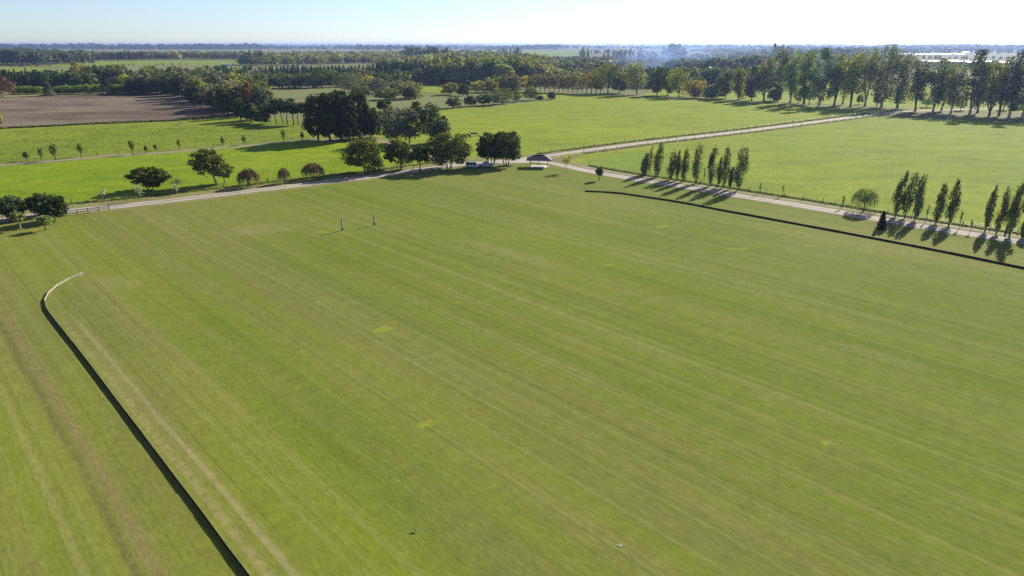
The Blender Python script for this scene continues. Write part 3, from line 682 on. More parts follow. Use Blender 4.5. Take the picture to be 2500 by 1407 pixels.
# ------------------------------------------------------------------ tall row on the right
TG = "tall trees in the row across the right pastures"
row = [  # ub, vb, vt, w, tint, stems, cb, label
    (1554.6, 231, 148, 56, (0.12, 0.125, 0.05), 2, .3, "thin-crowned pale-stemmed tree at the left start of the tall row"),
    (1604.5, 233, 164, 30, DKG, 1, .1, "dark upright tree, left one of the dark pair"), (1630, 233, 169, 36, DKG, 1, .1, "dark upright tree, right one of the dark pair"),
    (1657, 237, 167, 50, OLV, 2, .2, "olive tree on a slanting stem right of the dark pair"), (1698, 239, 200, 42, (0.175, 0.12, 0.035), 2, .2, "orange autumn tree with spreading crown in the row"),
    (1738, 241, 210, 34, GRY, 2, .15, "low greyish tree beside the orange one"), (1771, 241, 174, 38, DKG, 1, .1, "dark tree left of a light one in the row"), (1802, 244, 169, 34, OLV, 2, .15, "lighter olive tree before the club-shaped one"),
    (1835, 246, 163, 37, (0.060, 0.062, 0.030), 1, .1, "club-shaped dark brownish tree with dense crown"), (1864.4, 247, 135, 38, (0.12, 0.11, 0.05), 2, .25, "tall thin-stemmed tree with a brownish airy crown"),
    (1905, 243, 108, 36, (0.10, 0.10, 0.07), 2, .3, "tall grey see-through tree standing behind the row"), (1897, 249, 210, 28, DKG, 1, .15, "short dark round tree between tall ones"),
    (1929, 252, 124, 44, (0.085, 0.105, 0.028), 2, .2, "tall greenish tree with trunk bending right"), (1962, 255, 117, 42, MID, 2, .15, "tall tree with a leafy skirt of suckers"),
    (1999.4, 259, 120, 50, (0.035, 0.055, 0.018), 1, .2, "darkest very tall tree with a straight trunk"), (2036.6, 258, 131, 40, OLV, 2, .25, "tall tree right of the darkest one, slanting limbs low down"), (2057, 255, 140, 34, OLV, 2, .3, "thinner tall tree with twin trunks"),
    (2076, 262, 128, 50, OLV, 3, .3, "tall fan-stemmed tree with wide domed top"), (2111, 261, 115, 52, (0.10, 0.105, 0.045), 2, .25, "tall broad tree reaching above the far woods"), (2151.5, 263, 112, 56, (0.075, 0.08, 0.035), 3, .12, "tallest peaked tree with low dark foliage"),
    (2190, 265, 122, 66, (0.065, 0.07, 0.035), 4, .12, "massive many-stemmed tree by the junction of the road"), (2234, 272, 142, 40, (0.085, 0.09, 0.045), 2, .25, "open tree right of the massive one"),
    (2277.5, 274, 146, 54, (0.075, 0.085, 0.035), 2, .3, "open-branched tree on a pale slanting trunk"), (2298.5, 270, 170, 30, OLV, 1, .3, "smaller tree tucked behind the open-branched one"), (2321, 278, 152, 50, (0.095, 0.1, 0.045), 3, .2, "feathery tree fanning out from the base"),
    (2367, 280, 125, 50, (0.042, 0.05, 0.022), 2, .15, "dark tall tree left of the frame end"), (2386, 276, 148, 32, OLV, 2, .3, "thin tree close behind the dark tall one"), (2414.7, 284, 146, 42, OLV, 3, .25, "tree with several pale slanting stems"),
    (2438.5, 283, 136, 40, (0.07, 0.075, 0.03), 2, .25, "tree with a low dark tuft on its trunk"), (2463.7, 286, 124, 42, (0.040, 0.046, 0.022), 2, .12, "dense dark tree second from the right end"), (2497, 285, 126, 50, (0.05, 0.055, 0.025), 3, .12, "dense dark tree cut by the right frame edge"),
    (2545, 290, 128, 50, DKG, 3, .15, "tree of the row standing beyond the right frame edge"), (2590, 294, 128, 50, OLV, 3, .15, "further tree of the row well beyond the frame edge")]
for ub, vb, vt, w, t, st, cb, lb in row:
    tree("tall", "tall_tree", ub, vb, vt - 2, w * 1.45, (t[0] * 1.35, t[1] * 1.35, t[2] * 1.15), lb, group=TG, stems=st, cb=cb * .9, n=3300, ls=1.15, bark=M_PALEBARK if ub > 1860 and int(ub) % 2 else M_BARK)
for i, (ub, vb, vt, w, t) in enumerate([(1880, 246, 222, 18, YG), (1948, 253, 222, 22, PALE), (1975, 256, 205, 26, MID), (2098, 255, 232, 18, PALE), (2140, 262, 222, 24, DKG), (2262, 262, 238, 34, PALE), (2345, 270, 235, 26, MID), (2450, 268, 220, 26, (0.14, 0.18, 0.04)), (1820, 240, 215, 18, YG), (1685, 233, 196, 14, YEL), (2004, 250, 232, 14, YEL)]):
    tree("broad", "understorey_tree", ub, vb, vt, w, t, ["small yellowish tree beside the brownish airy one", "pale small tree between two tall trunks", "leafy small tree under the suckered tall tree", "small pale ball tree under the fan-stemmed tree", "dark bush under the tallest peaked tree", "wide pale bush right of the road junction",
         "small green tree behind the feathery tree", "light green tree showing between the last trunks", "small yellow-green tree beside the club-shaped one", "narrow yellow tree right of the dark pair", "little yellow bush beside the darkest trunk"][i], group="small trees under the tall row", n=700, cb=.12, nl=9, ls=.8)

# ------------------------------------------------------------------ autumn hedge, bushes along the middle pasture
for i in range(17):
    u = 1285 + i * 11.3; vt = 186 + 4 * math.sin(i * 1.7) - (3 if i > 11 else 0)
    t = YEL if i in (0, 12, 13, 15, 16) else ((0.22, 0.17, 0.04) if i in (11, 14) else BRN)
    lab = "golden leaved tree of the autumn row behind the open pasture" if i in (0, 12, 13, 15, 16) else ("amber tree where the autumn row turns from brown to gold" if i in (11, 14) else "brownish bare-twigged tree of the autumn row behind the open pasture")
    tree("broad", "autumn_tree", u, 224 + i * .35, vt - 2, 24, tuple(x * 1.25 for x in t), lab, group="row of autumn trees behind the open pasture", n=800, cb=.18, nl=9, ls=.95)
for ub, vb, vt, w, t, lb in [(1484, 228, 154, 78, (0.13, 0.135, 0.032), "great domed yellow-green tree at the end of the autumn row"), (1512, 228, 178, 40, (0.10, 0.11, 0.03), "olive tree leaning against the domed yellow-green tree")]:
    tree("broad", "broad_tree", ub, vb, vt, w, t, lb, n=3600, cb=.08, nl=24, ls=1.2, lr=.26)
for i, (ub, vb, vt, w, t) in enumerate([(1108, 264, 240, 32, DKG), (1148, 260, 236, 28, DKG), (1180, 258, 232, 30, DKG), (1205, 257, 222, 38, GRY), (1228, 254, 220, 38, MID), (1254, 249, 224, 34, MID), (1295, 245, 217, 32, DKG), (1318, 244, 237, 14, DKG), (1346, 243, 227, 16, GRY)]):
    tree("shrub", "field_bush", ub, vb, vt - 3, w * 1.35, t, ["round dark bush, leftmost along the edge of the open pasture", "dark bush second from left on the pasture edge", "dark bush touching the big grey bush", "largest grey-green bush of the pasture edge", "green bush right of the largest one", "trailing end bush of the long clump on the pasture edge", "separate round dark bush on a short trunk", "tiny low bush near the end of the pasture edge", "last small wispy bush on the pasture edge"][i],
         "bush", "bushes along the edge of the open pasture", n=1100, ls=.9)
for ub, vb, vt, w, t, lb in [(850, 226, 178, 56, GRY, "big grey-green dome left in the cluster beyond the dull field"), (926, 228, 191, 44, GRY, "rounded grey-green dome in the middle cluster"), (898, 214, 184, 34, (0.28, 0.23, 0.05), "yellow tree between the two grey-green domes"),
                             (880, 237, 211, 52, DKG, "dark low clump tree in front of the grey-green dome"), (943, 244, 217, 48, MID, "green bushy tree behind the big dark pines"), (1003, 240, 200, 62, (0.13, 0.13, 0.06), "pale olive bushy tree at the right of the middle cluster"), (1000, 243, 214, 30, DKG, "dark bush inside the pale olive tree"),
                             (972, 232, 198, 36, (0.14, 0.13, 0.05), "thin yellowish tree in the middle cluster"), (1100, 232, 203, 38, (0.17, 0.145, 0.055), "yellowish shrub tree left of the far green strip"), (1132, 234, 206, 26, DKG, "dark cone shrub beside the yellowish ones"), (1166, 226, 199, 36, (0.24, 0.22, 0.035), "brightest yellow shrub tree before the forest"),
                             (1200, 226, 196, 28, (0.17, 0.16, 0.04), "yellowish tree between forest and pasture"), (1225, 223, 186, 34, MID, "green tree before the forest left of the autumn row"), (1255, 222, 184, 34, BRN, "greyish brown tree before the autumn row"), (786, 214, 164, 46, DKG, "tall dark pointed tree above the dull field"), (757, 215, 186, 40, PIN, "dark tree left of the tall pointed one")]:
    tree("broad", "broad_tree", ub, vb, vt - 2, w * 1.25, tuple(x * 1.15 for x in t), lb, n=1900, cb=.02, nl=14, ls=1.15)

# ------------------------------------------------------------------ belts of woodland: shared shapes, one object per tree
def proto(kind, k, **kw):
    rng = np.random.default_rng(500 + k * 31 + hash_(kind))
    base = dict(broad=(10, 9), conifer=(10, 5), tall=(10, 4.6), poplar=(10, 2.4), shrub=(10, 13), bare=(10, 6), umbrella=(10, 8))[kind]
    C, segs = KINDS[kind](base[0], base[1], rng, **kw)
    V, F = tubes(segs[:10] if kind != 'bare' else segs, k=4)
    nv = len(C[0]); VV = np.vstack([C[0], V]); FF = np.vstack([C[1], np.array(F) + nv])
    mi = np.zeros(len(FF), int); mi[len(C[1]):] = 1
    VV = VV / [10, 10, 10]
    return mesh_np(kind + "_shape", VV, FF, mats=[M_FOL, M_BARK], mi=mi)
def hash_(s): return sum(ord(c) * (i + 1) for i, c in enumerate(s)) % 997
LS = dict(broad=dict(n=950, nl=14, ls=1.15, cb=.08), conifer=dict(n=600, ls=1.1, layers=11), tall=dict(n=560, ls=1.0, cb=.15), poplar=dict(n=300, ls=.9), shrub=dict(n=420, ls=1.4), bare=dict(n=110, ls=.6, twigs=22))
PROTO = {k: [proto(k, i, **LS[k]) for i in range(6 if k in ('broad', 'conifer') else 4)] for k in LS}
NAMES = dict(broad="woodland_tree", conifer="windbreak_conifer", tall="gum_tree", poplar="plantation_tree", shrub="hedge_shrub", bare="leafless_tree")
RATIO = dict(broad=(.75, 1.15), conifer=(.32, .5), tall=(.4, .6), poplar=(.2, .3), shrub=(.8, 1.4), bare=(.5, .7))
BR = random.Random(77); CAND = []
TINTW = lambda t: ("golden" if t[0] > .25 else "tawny" if t[0] > .115 and t[0] > t[1] else "yellow-green" if t[1] > .13 else "grey-green" if t[2] > .058 else "olive" if t[0] > .08 else "deep green" if t[1] > .056 else "very dark")
BASEW = dict(broad=.9, conifer=.5, tall=.46, poplar=.24, shrub=1.3, bare=.6)
def cand(kind, p, h, tints, label, group, wj=1.0):
    tints = [t if t in (D1, D2, D3) else tuple(x * 1.25 for x in t) for t in tints]
    w = h * BR.uniform(*RATIO[kind]) / BASEW[kind] * wj
    tn = BR.choice(tints); b = BR.uniform(.8, 1.25)
    CAND.append((kind, p, w, h, BR.uniform(0, 6.28), tuple(c * b for c in tn), TINTW(tuple(x / (1.0 if tn in (D1, D2, D3) else 1.25) for x in tn)) + " " + label, group))
def belt(kind, pts, spacing, tints, label, group, rows=1, rowgap=10.0, jit=.16, wj=1.0, px_jit=.35):
    """trees whose feet follow a line; (u, v, v_top) gives the line and the height of the tops"""
    label = label.split(" ", 1)[1] if label.split()[0] in ("dark", "greyish", "grey", "green", "tawny", "olive", "brownish", "yellowish", "dusky", "pale", "mixed") else label
    for r in range(rows):
        for i in range(len(pts) - 1):
            (u0, v0, t0), (u1, v1, t1) = pts[i], pts[i + 1]
            k = max(1, round(abs(u1 - u0) / spacing))
            for j in range(k):
                f = (j + BR.uniform(.5 - px_jit, .5 + px_jit)) / k
                u = u0 + (u1 - u0) * f; v = v0 + (v1 - v0) * f; t = t0 + (t1 - t0) * f
                p = G(u, v); h = height_to(p, t) * BR.uniform(1 - jit, 1 + jit * .7)
                y0 = p.y; p = p + Vector((0, r * rowgap + BR.uniform(-.4, .4) * rowgap, 0)); p.x *= (p.y / y0)
                cand(kind, p, h, tints, label, group, wj)
def inside(u, v, poly):
    c = False; n = len(poly)
    for i in range(n):
        (x0, y0), (x1, y1) = poly[i], poly[(i + 1) % n]
        if (y0 > v) != (y1 > v) and u < (x1 - x0) * (v - y0) / (y1 - y0) + x0: c = not c
    return c
def forest(kinds, poly, du, dv, hlo, hhi, tints, label, group, wj=1.0):
    us = [p[0] for p in poly]; vs = [p[1] for p in poly]; v = max(vs)
    while v > min(vs):
        k = (v - LEVEL) / 100; sp = du * max(.55, min(1.4, k ** .5)); dd = dv * max(.3, k ** .8)
        u = min(us) + BR.uniform(0, sp)
        while u < max(us):
            uu, vv = u + BR.uniform(-.4, .4) * sp, v + BR.uniform(-.4, .4) * dd
            if inside(uu, vv, poly): cand(BR.choice(kinds), G(uu, vv), BR.uniform(hlo, hhi), tints, label, group, wj)
            u += sp
        v -= dd
def low_proto(kind, i):
    """the same tree with fewer, larger leaf clumps, for the mass of the far woods"""
    rng = np.random.default_rng(i); me = PROTO[kind][i]; nv = len(me.vertices); co = np.empty(nv * 3, np.float32); me.vertices.foreach_get("co", co); co = co.reshape(-1, 3)
    nq = sum(1 for p in me.polygons if p.material_index == 0); Q = co[:nq * 4].reshape(nq, 4, 3)
    pick = rng.choice(nq, min(nq, 150), replace=False); Q = Q[pick]; c = Q.mean(1, keepdims=True)
    return c + (Q - c) * 1.9
def plant_all(limit=285, share=1.0):
    by = {}
    for c in CAND:
        ang = c[3] / max(1, c[1].y); by.setdefault(c[0], []).append((ang, c))
    rest = {}
    for kind, L in by.items():
        L.sort(key=lambda a: -a[0])
        for i, (ang, (k, p, w, h, rz, col, label, group)) in enumerate(L):
            if i < limit and project(p.x, p.y, 0)[0] > -120 and project(p.x, p.y, 0)[0] < 2620:
                o = bpy.data.objects.new(NAMES[k], BR.choice(PROTO[k])); COL.objects.link(o)
                o.location = p; o.scale = (w, w, h); o.rotation_euler = (0, 0, rz); o.color = (*col, 1)
                tag(o, label, "bush" if k == 'shrub' else "tree", group)
            else: rest.setdefault(group, []).append((k, p, w, h, rz, col))
    low = {k: [low_proto(k, i) for i in range(len(PROTO[k]))] for k in PROTO}
    nq = 0
    for group, L in rest.items():
        Vs, Cs = [], []
        for (k, p, w, h, rz, col) in L:
            Q = BR.choice(low[k]); c_, s_ = math.cos(rz), math.sin(rz)
            X = Q[..., 0] * c_ - Q[..., 1] * s_; Y = Q[..., 0] * s_ + Q[..., 1] * c_
            V = np.stack([X * w + p.x, Y * w + p.y, np.maximum(Q[..., 2], 0) * h], -1).reshape(-1, 3); Vs.append(V); Cs.append(np.tile(np.array([*col, 1.0], np.float32), (len(V), 1)))
        V = np.vstack(Vs); F = np.arange(len(V)).reshape(-1, 4); me = mesh_np("distant_wood", V, F, mats=[M_FOLV])
        at = me.color_attributes.new("tint", 'FLOAT_COLOR', 'POINT'); at.data.foreach_set("color", np.vstack(Cs).astype(np.float32).ravel())
        tag(link("distant_wood", me), "mass of the " + group, kind='stuff'); nq += len(F)
    print("planted", {k: len(v) for k, v in by.items()}, "stuff quads", nq)
D1, D2, D3 = (0.046, 0.062, 0.030), (0.062, 0.078, 0.038), (0.072, 0.074, 0.045)
MIXD = [D1, D2, D3, DKG, MID]; MIXO = [OLV, (0.10, 0.10, 0.045), GRY, MID, D2]; AUT = [(0.14, 0.125, 0.05), (0.17, 0.16, 0.045), OLV, (0.115, 0.105, 0.05), (0.12, 0.11, 0.05)]
# left: windbreak behind the lit hedge, the wood round the ploughed field
belt("shrub", [(28, 232, 212), (108, 230, 211)], 6, [(0.11, 0.145, 0.028), (0.085, 0.115, 0.028)], "shrub of the lit green hedge along the ploughed field", "green hedge behind the ploughed field", rows=2, rowgap=5, wj=.8)
belt("shrub", [(135, 232, 211), (250, 229, 205)], 6, [(0.11, 0.145, 0.028), (0.085, 0.115, 0.028)], "shrub of the lit green hedge along the ploughed field", "green hedge behind the ploughed field", rows=2, rowgap=5, wj=.8)
belt("shrub", [(272, 230, 209), (330, 228, 205)], 6, [(0.11, 0.145, 0.028), (0.085, 0.115, 0.028)], "shrub of the lit green hedge along the ploughed field", "green hedge behind the ploughed field", rows=2, rowgap=5, wj=.8)
belt("conifer", [(-30, 218, 176), (130, 213, 176)], 9, [D1, D2], "dark conifer in the windbreak left of the golden tree", "conifer windbreak behind the green hedge", rows=2, rowgap=9, wj=1.4)
belt("conifer", [(130, 211, 176), (330, 206, 168)], 9, [D1, D2], "dark conifer in the windbreak behind the hedge", "conifer windbreak behind the green hedge", rows=1, rowgap=10)
belt("broad", [(180, 213, 172), (300, 208, 165)], 15, MIXD, "dark broad tree crowding behind the green hedge", "dark trees behind the green hedge", rows=2, rowgap=16)
belt("conifer", [(320, 205, 171), (470, 200, 172), (600, 196, 168)], 11, [D1, D2, D1], "dark pointed conifer at the back of the wood by the ploughed field", "conifers at the back of the wood", rows=1, wj=1.5)
belt("broad", [(325, 230, 190), (430, 235, 188)], 17, [D1, D2, D3], "dark tree in the shaded corner of the ploughed field", "wood around the ploughed field corner", rows=3, rowgap=16)
belt("broad", [(430, 236, 196), (500, 255, 208), (560, 280, 228)], 18, MIXD + [MID], "dark tree on the slope edge between plough and wood", "wood around the ploughed field corner", rows=2, rowgap=15)
belt("broad", [(380, 218, 180), (500, 222, 180), (610, 240, 190)], 19, MIXD + [OLV, GRY], "mixed green tree inside the wood above the ploughed field", "trees inside the wood above the ploughed field", rows=2, rowgap=22)
belt("broad", [(520, 214, 178), (640, 216, 183)], 18, MIXD + [OLV], "green tree at the back right of the wood", "trees inside the wood above the ploughed field", rows=2, rowgap=22)
belt("broad", [(655, 217, 184), (770, 216, 186)], 15, [D1, D1, D2], "dark tree of the solid belt along the dull field", "dark belt along the dull field", rows=2, rowgap=10)
belt("conifer", [(545, 190, 166), (700, 187, 163), (800, 187, 162)], 9, [D1, D2], "small dark conifer in the long far windbreak", "far conifer windbreak", rows=2, rowgap=14, wj=1.9)
belt("conifer", [(800, 187, 162), (920, 185, 161)], 9, [D1, D2], "small dark conifer in the long far windbreak", "far conifer windbreak", rows=2, rowgap=14, wj=1.9)
belt("broad", [(620, 200, 176), (800, 200, 176)], 18, MIXD, "mid green tree below the far windbreak", "trees below the far windbreak", rows=1)
belt("conifer", [(917, 196, 158), (1060, 196, 155)], 9, [D1, D2, D1], "tall dark conifer of the solid block before the forest", "dark conifer block before the forest", rows=3, rowgap=14, wj=1.7)
belt("broad", [(810, 205, 184), (960, 210, 190), (1050, 202, 185)], 18, AUT + MIXO, "yellowish mixed tree around the grey-green domes", "mixed trees around the grey-green domes", rows=1)
# centre forest
belt("broad", [(1050, 206, 152), (1160, 206, 142), (1240, 205, 140), (1300, 205, 150)], 15, [OLV, (0.11, 0.11, 0.04), (0.10, 0.105, 0.045), MID], "tree of the central forest", "tall olive forest in the centre", rows=3, rowgap=22)
belt("broad", [(1060, 196, 168), (1110, 198, 172)], 12, [D2, D1], "dark tree at the foot of the central forest", "dark foot of the central forest", rows=2, rowgap=9)
belt("broad", [(1190, 219, 190), (1290, 219, 188)], 14, [MID, OLV, D2], "green tree behind the yellow shrubs", "trees behind the yellow shrubs", rows=2, rowgap=12)
belt("broad", [(1290, 205, 160), (1330, 203, 158), (1370, 200, 170)], 13, [(0.165, 0.15, 0.06), (0.15, 0.14, 0.055), BRN], "pale tawny tree behind the autumn row", "tawny trees behind the autumn row", rows=2, rowgap=18)
belt("broad", [(1330, 203, 172), (1400, 200, 172), (1460, 198, 165)], 15, MIXD + [GRY], "dark tree behind the autumn row", "dark wood behind the autumn row", rows=2, rowgap=22)
belt("broad", [(1300, 182, 150), (1400, 180, 146), (1540, 182, 150)], 17, [GRY, BRN, D3, D2], "greyish tree in the wood far behind the autumn row", "greyish far wood", rows=2, rowgap=40)
belt("broad", [(1395, 190, 158), (1470, 190, 150), (1545, 188, 148)], 17, [D1, D2, D3], "dark crown rising behind the domed yellow-green tree", "dark crowns behind the domed tree", rows=1)
belt("broad", [(1440, 172, 145), (1520, 172, 147)], 18, [YG, OLV], "yellow-green crown above the dark far wood", "light crowns above the dark far wood", rows=1)
# right centre, smoky wood
belt("broad", [(1530, 212, 168), (1700, 212, 170), (1850, 216, 168)], 17, [D2, D3, GRY, MID], "dusky tree behind the left half of the tall row", "dusky wood behind the tall row", rows=2, rowgap=26)
belt("broad", [(1580, 186, 150), (1720, 185, 146), (1880, 186, 140)], 18, [D2, D3, GRY, DKG], "hazy dark tree in the smoky wood", "smoky wood in the distance", rows=2, rowgap=60)
belt("broad", [(1560, 158, 134), (1700, 157, 132), (1870, 155, 128)], 18, [GRY, OLV, D3], "hazy tree at the far side of the smoky wood", "smoky wood in the distance", rows=2, rowgap=120)
belt("tall", [(1618, 148, 109), (1668, 148, 104)], 9, [GRY, D2, OLV], "tall gum tree of the highest clump on the skyline", "tall gum clump on the skyline", rows=2, rowgap=25)
belt("tall", [(1470, 150, 124), (1530, 150, 117), (1610, 150, 126)], 10, [GRY, OLV], "pale gum tree in the thin far row", "thin far row of gum trees", rows=1)
belt("tall", [(1415, 146, 118), (1437, 146, 116)], 8, [GRY, D2], "gum tree of the small lone clump in the far field", "small lone gum clump", rows=1)
belt("tall", [(1245, 150, 116), (1270, 150, 114)], 8, [GRY, D2], "gum tree standing above the forest left of the far field", "gum trees above the central forest", rows=1)
belt("broad", [(1280, 152, 140), (1400, 150, 140), (1480, 152, 141)], 16, [D2, GRY, BRN], "low far bush-like tree along the far field", "low trees along the far field", rows=1)
belt("broad", [(1850, 178, 148), (2000, 178, 142), (2200, 180, 145)], 20, [D2, D3, GRY, MID], "hazy wood tree seen through the tall row", "hazy wood behind the tall row", rows=2, rowgap=50)
belt("broad", [(1850, 150, 118), (2000, 148, 118), (2180, 146, 116)], 18, [D2, GRY, D3], "blue hazy tree beyond the tall row", "blue hazy wood beyond the tall row", rows=2, rowgap=180)
belt("tall", [(1880, 160, 110), (1915, 160, 109)], 11, [GRY, OLV], "hazy gum tree rising behind the grey see-through tree", "hazy gum trees behind the tall row", rows=1)
belt("broad", [(2180, 167, 153), (2350, 168, 154), (2540, 172, 156)], 20, [D2, OLV, BRN], "tree in the low line behind the right part of the row", "low line behind the right part of the row", rows=2, rowgap=40)
belt("broad", [(2180, 146, 135), (2400, 146, 136), (2540, 147, 138)], 16, [BRN, OLV, D3], "brownish hazy tree between the two greenhouse blocks", "hazy trees between the greenhouses", rows=1)
# far centre and left
belt("tall", [(990, 150, 113), (1040, 150, 111), (1095, 150, 114)], 9, [D2, GRY, D3], "grey gum tree of the dense block on the skyline", "dense gum block on the skyline", rows=2, rowgap=45)
belt("broad", [(925, 168, 142), (1060, 168, 142), (1150, 168, 138)], 17, AUT + [GRY], "tawny tree of the far autumn wood", "far autumn wood", rows=2, rowgap=60)
forest(["tall"], [(742, 157), (890, 156), (1010, 152), (1010, 136), (742, 135)], 8, 5, 13, 15, [(0.20, 0.20, 0.06), (0.17, 0.17, 0.06), OLV, (0.16, 0.14, 0.06)], "slim tree of the far plantation", "yellowish far plantation", 1.7)
belt("broad", [(745, 156, 140), (865, 155, 139)], 9, [D1, D2], "dark tree of the clipped-looking far hedge line", "dark far hedge line", rows=1)
belt("broad", [(585, 160, 134), (660, 162, 138), (740, 160, 142)], 14, [OLV, GRY, D2, MID], "rounded tree of the far grove by the sheds", "far grove by the sheds", rows=2, rowgap=60)
belt("tall", [(598, 158, 120), (645, 158, 117)], 13, [GRY, OLV], "taller gum tree over the far grove", "tall trees over the far grove", rows=1)
belt("broad", [(470, 147, 129), (600, 146, 127)], 12, [D2, OLV, GRY], "olive tree in the far belt left of the sheds", "far olive belt", rows=1)
belt("broad", [(360, 147, 130), (440, 146, 128)], 12, [BRN, (0.20, 0.15, 0.05), (0.22, 0.19, 0.05)], "tawny tree in the far belt", "far tawny trees", rows=1)
belt("tall", [(228, 150, 125), (360, 148, 124)], 7, [GRY, BRN, D3], "greyish tree of the even far belt", "even far belt of greyish trees", rows=1)
belt("tall", [(188, 157, 116), (220, 158, 124)], 10, [(0.11, 0.12, 0.05), D2], "tall light-topped gum beside the far green field", "tall gums beside the far green field", rows=1)
belt("broad", [(155, 156, 140), (235, 156, 144)], 12, [D1, D2], "low dark tree at the end of the far green field", "low dark trees at the far green field", rows=1)
belt("broad", [(0, 158, 124), (50, 160, 118), (90, 160, 128), (150, 156, 130)], 12, [D3, D2, GRY, D2], "dusky tree of the far left wood", "far left wood", rows=3, rowgap=40)
belt("broad", [(-40, 154, 124), (10, 156, 124)], 12, [D2, GRY], "tree at the frame edge of the far left wood", "far left wood", rows=1)
belt("shrub", [(20, 164, 156), (130, 163, 157)], 10, [D2, BRN, YG, OLV], "low shrub along the edge of the lime field", "low shrubs below the far left wood", rows=1)
belt("shrub", [(300, 160, 156), (470, 159.5, 153)], 19, [D2, MID], "small shrub dotted along the far field edge", "shrubs along the far field edge", rows=1)
belt("broad", [(195, 176, 160), (310, 172, 158)], 14, [D2, MID, OLV], "green tree right of the golden tree", "trees around the golden tree", rows=2, rowgap=30)
DK = [D1, D2, D3, DKG]
WA = "wood around the ploughed field corner"
forest(["broad"], [(322, 230), (430, 236), (505, 256), (565, 285), (640, 292), (668, 262), (648, 235), (655, 218), (640, 200), (560, 193), (330, 200)], 17, 9, 11, 16, DK + [MID, OLV, GRY, OLV, (0.12, 0.10, 0.06), GRY], "tree in the wood around the corner of the ploughed field", WA, 1.15)
forest(["broad", "conifer"], [(-60, 222), (330, 212), (330, 200), (-60, 206)], 13, 8, 10, 14.5, [D1, D2, D1], "tree in the mass behind the green hedge", "dark trees behind the green hedge", 1.2)
forest(["broad"], [(655, 215), (830, 214), (960, 214), (1050, 204), (1050, 192), (830, 196), (655, 204)], 15, 8, 8, 13, DK + [MID], "tree in the dark belt beyond the dull field", "dark belt along the dull field", 1.2)
forest(["broad"], [(1050, 208), (1300, 209), (1340, 180), (1300, 152), (1100, 146), (1045, 172)], 20, 9, 14, 24, [OLV, (0.15, 0.145, 0.05), (0.135, 0.135, 0.055), MID, GRY, (0.17, 0.16, 0.05)], "tree of the tall central forest", "tall olive forest in the centre", 1.1)
forest(["broad"], [(1290, 214), (1545, 216), (1545, 165), (1400, 152), (1300, 158)], 17, 8, 8, 13, MIXD + [GRY, BRN, (0.17, 0.14, 0.05)], "tree in the wood behind the autumn row", "dark wood behind the autumn row", 1.15)
forest(["broad"], [(1530, 216), (1900, 222), (2100, 205), (2100, 170), (1900, 138), (1560, 140)], 17, 8, 8, 14, DK + [GRY, OLV, MID], "tree in the dusky wood behind the tall row", "dusky wood behind the tall row", 1.15)
FL = [D3, D2, GRY, OLV, BRN, D1]
forest(["broad"], [(-80, 160), (150, 158), (235, 152), (235, 146), (120, 134), (-80, 132)], 15, 7, 14, 24, [D3, D2, GRY, D1], "tree of the far left wood", "far left wood", 1.2)
forest(["broad"], [(228, 147.5), (600, 146), (600, 141), (228, 142)], 12, 5, 14, 20, FL, "tree of the long far belt", "even far belt of greyish trees", 1.3)
forest(["broad"], [(585, 160), (745, 161), (870, 156), (1150, 172), (1240, 160), (1240, 134), (745, 136), (585, 140)], 14, 7, 11, 18, AUT + [GRY, OLV, D2, D3], "tree of the far autumn wood", "far autumn wood", 1.25)
forest(["broad"], [(1240, 152), (1560, 158), (1560, 145), (1240, 143)], 15, 6, 6, 10, [D2, GRY, BRN, D3], "low tree on the far field edge", "low trees along the far field", 1.3)
forest(["broad"], [(1850, 175), (2180, 178), (2180, 131), (1880, 122), (1700, 124)], 15, 7, 12, 20, [D2, D3, GRY, OLV], "tree of the hazy wood beyond the tall row", "blue hazy wood beyond the tall row", 1.25)
forest(["broad"], [(2180, 170), (2600, 176), (2600, 158), (2180, 157)], 17, 7, 6, 10, [D2, OLV, BRN, D3], "tree in the low line behind the right part of the row", "low line behind the right part of the row", 1.2)
plant_all()

# ------------------------------------------------------------------ distant woods (nobody could count these)
def far_wood(name, bands, seed, tint):
    rng = np.random.default_rng(seed); Vs = []; n = 0
    P = []; N = []; S = []
    for (u0, u1, v, h, hv, sp) in bands:
        d0 = G((u0 + u1) / 2, v); y = d0.y
        x0, x1 = G(u0, v).x, G(u1, v).x
        k = int((x1 - x0) / sp)
        for i in range(k):
            x = x0 + (x1 - x0) * (i + rng.random()) / k
            hh = h * (1 + hv * math.sin(x * .004 + seed) * .5 + rng.uniform(-.3, .25) * hv)
            yy = y * (1 + rng.uniform(-.03, .06))
            w = hh * rng.uniform(.8, 1.3) + sp * .3; q = 16
            d = rng.normal(size=(q, 3)); d /= np.linalg.norm(d, axis=1, keepdims=True)
            p = np.array([x, yy, hh * .52]) + d * [w * .5, w * .4, hh * .48]
            P.append(p); dd = d.copy(); dd[:, 2] += .3; N.append(dd + rng.normal(size=(q, 3)) * .3); S.append(np.full(q, max(hh * .5, w * .5)) * rng.uniform(.8, 1.2, q))
    P, N, S = np.vstack(P), np.vstack(N), np.concatenate(S)
    V, F = leaves(P, N, S, rng, .9)
    V[:, 2] = np.maximum(V[:, 2], 0.1)
    me = mesh_np(name, V, F, mats=[M_FOL]); o = link(name, me, color=tint)
    return o
tag(far_wood("distant_wood", [(-300, 640, 120.5, 34, .3, 14), (-300, 2800, 112.6, 24, 1.0, 90), (-300, 2800, 114, 22, 1.0, 70), (-300, 2800, 115.6, 20, 1.1, 60), (-300, 620, 118.5, 34, .6, 22), (-300, 640, 119.5, 26, .4, 20), (-200, 700, 116, 24, .5, 45), (230, 560, 121, 26, .5, 20), (480, 1010, 120, 22, .6, 26), (560, 1300, 116, 22, .5, 45)], 5, (0.05, 0.06, 0.04)), "blue-grey woodland along the skyline on the left", kind='stuff')
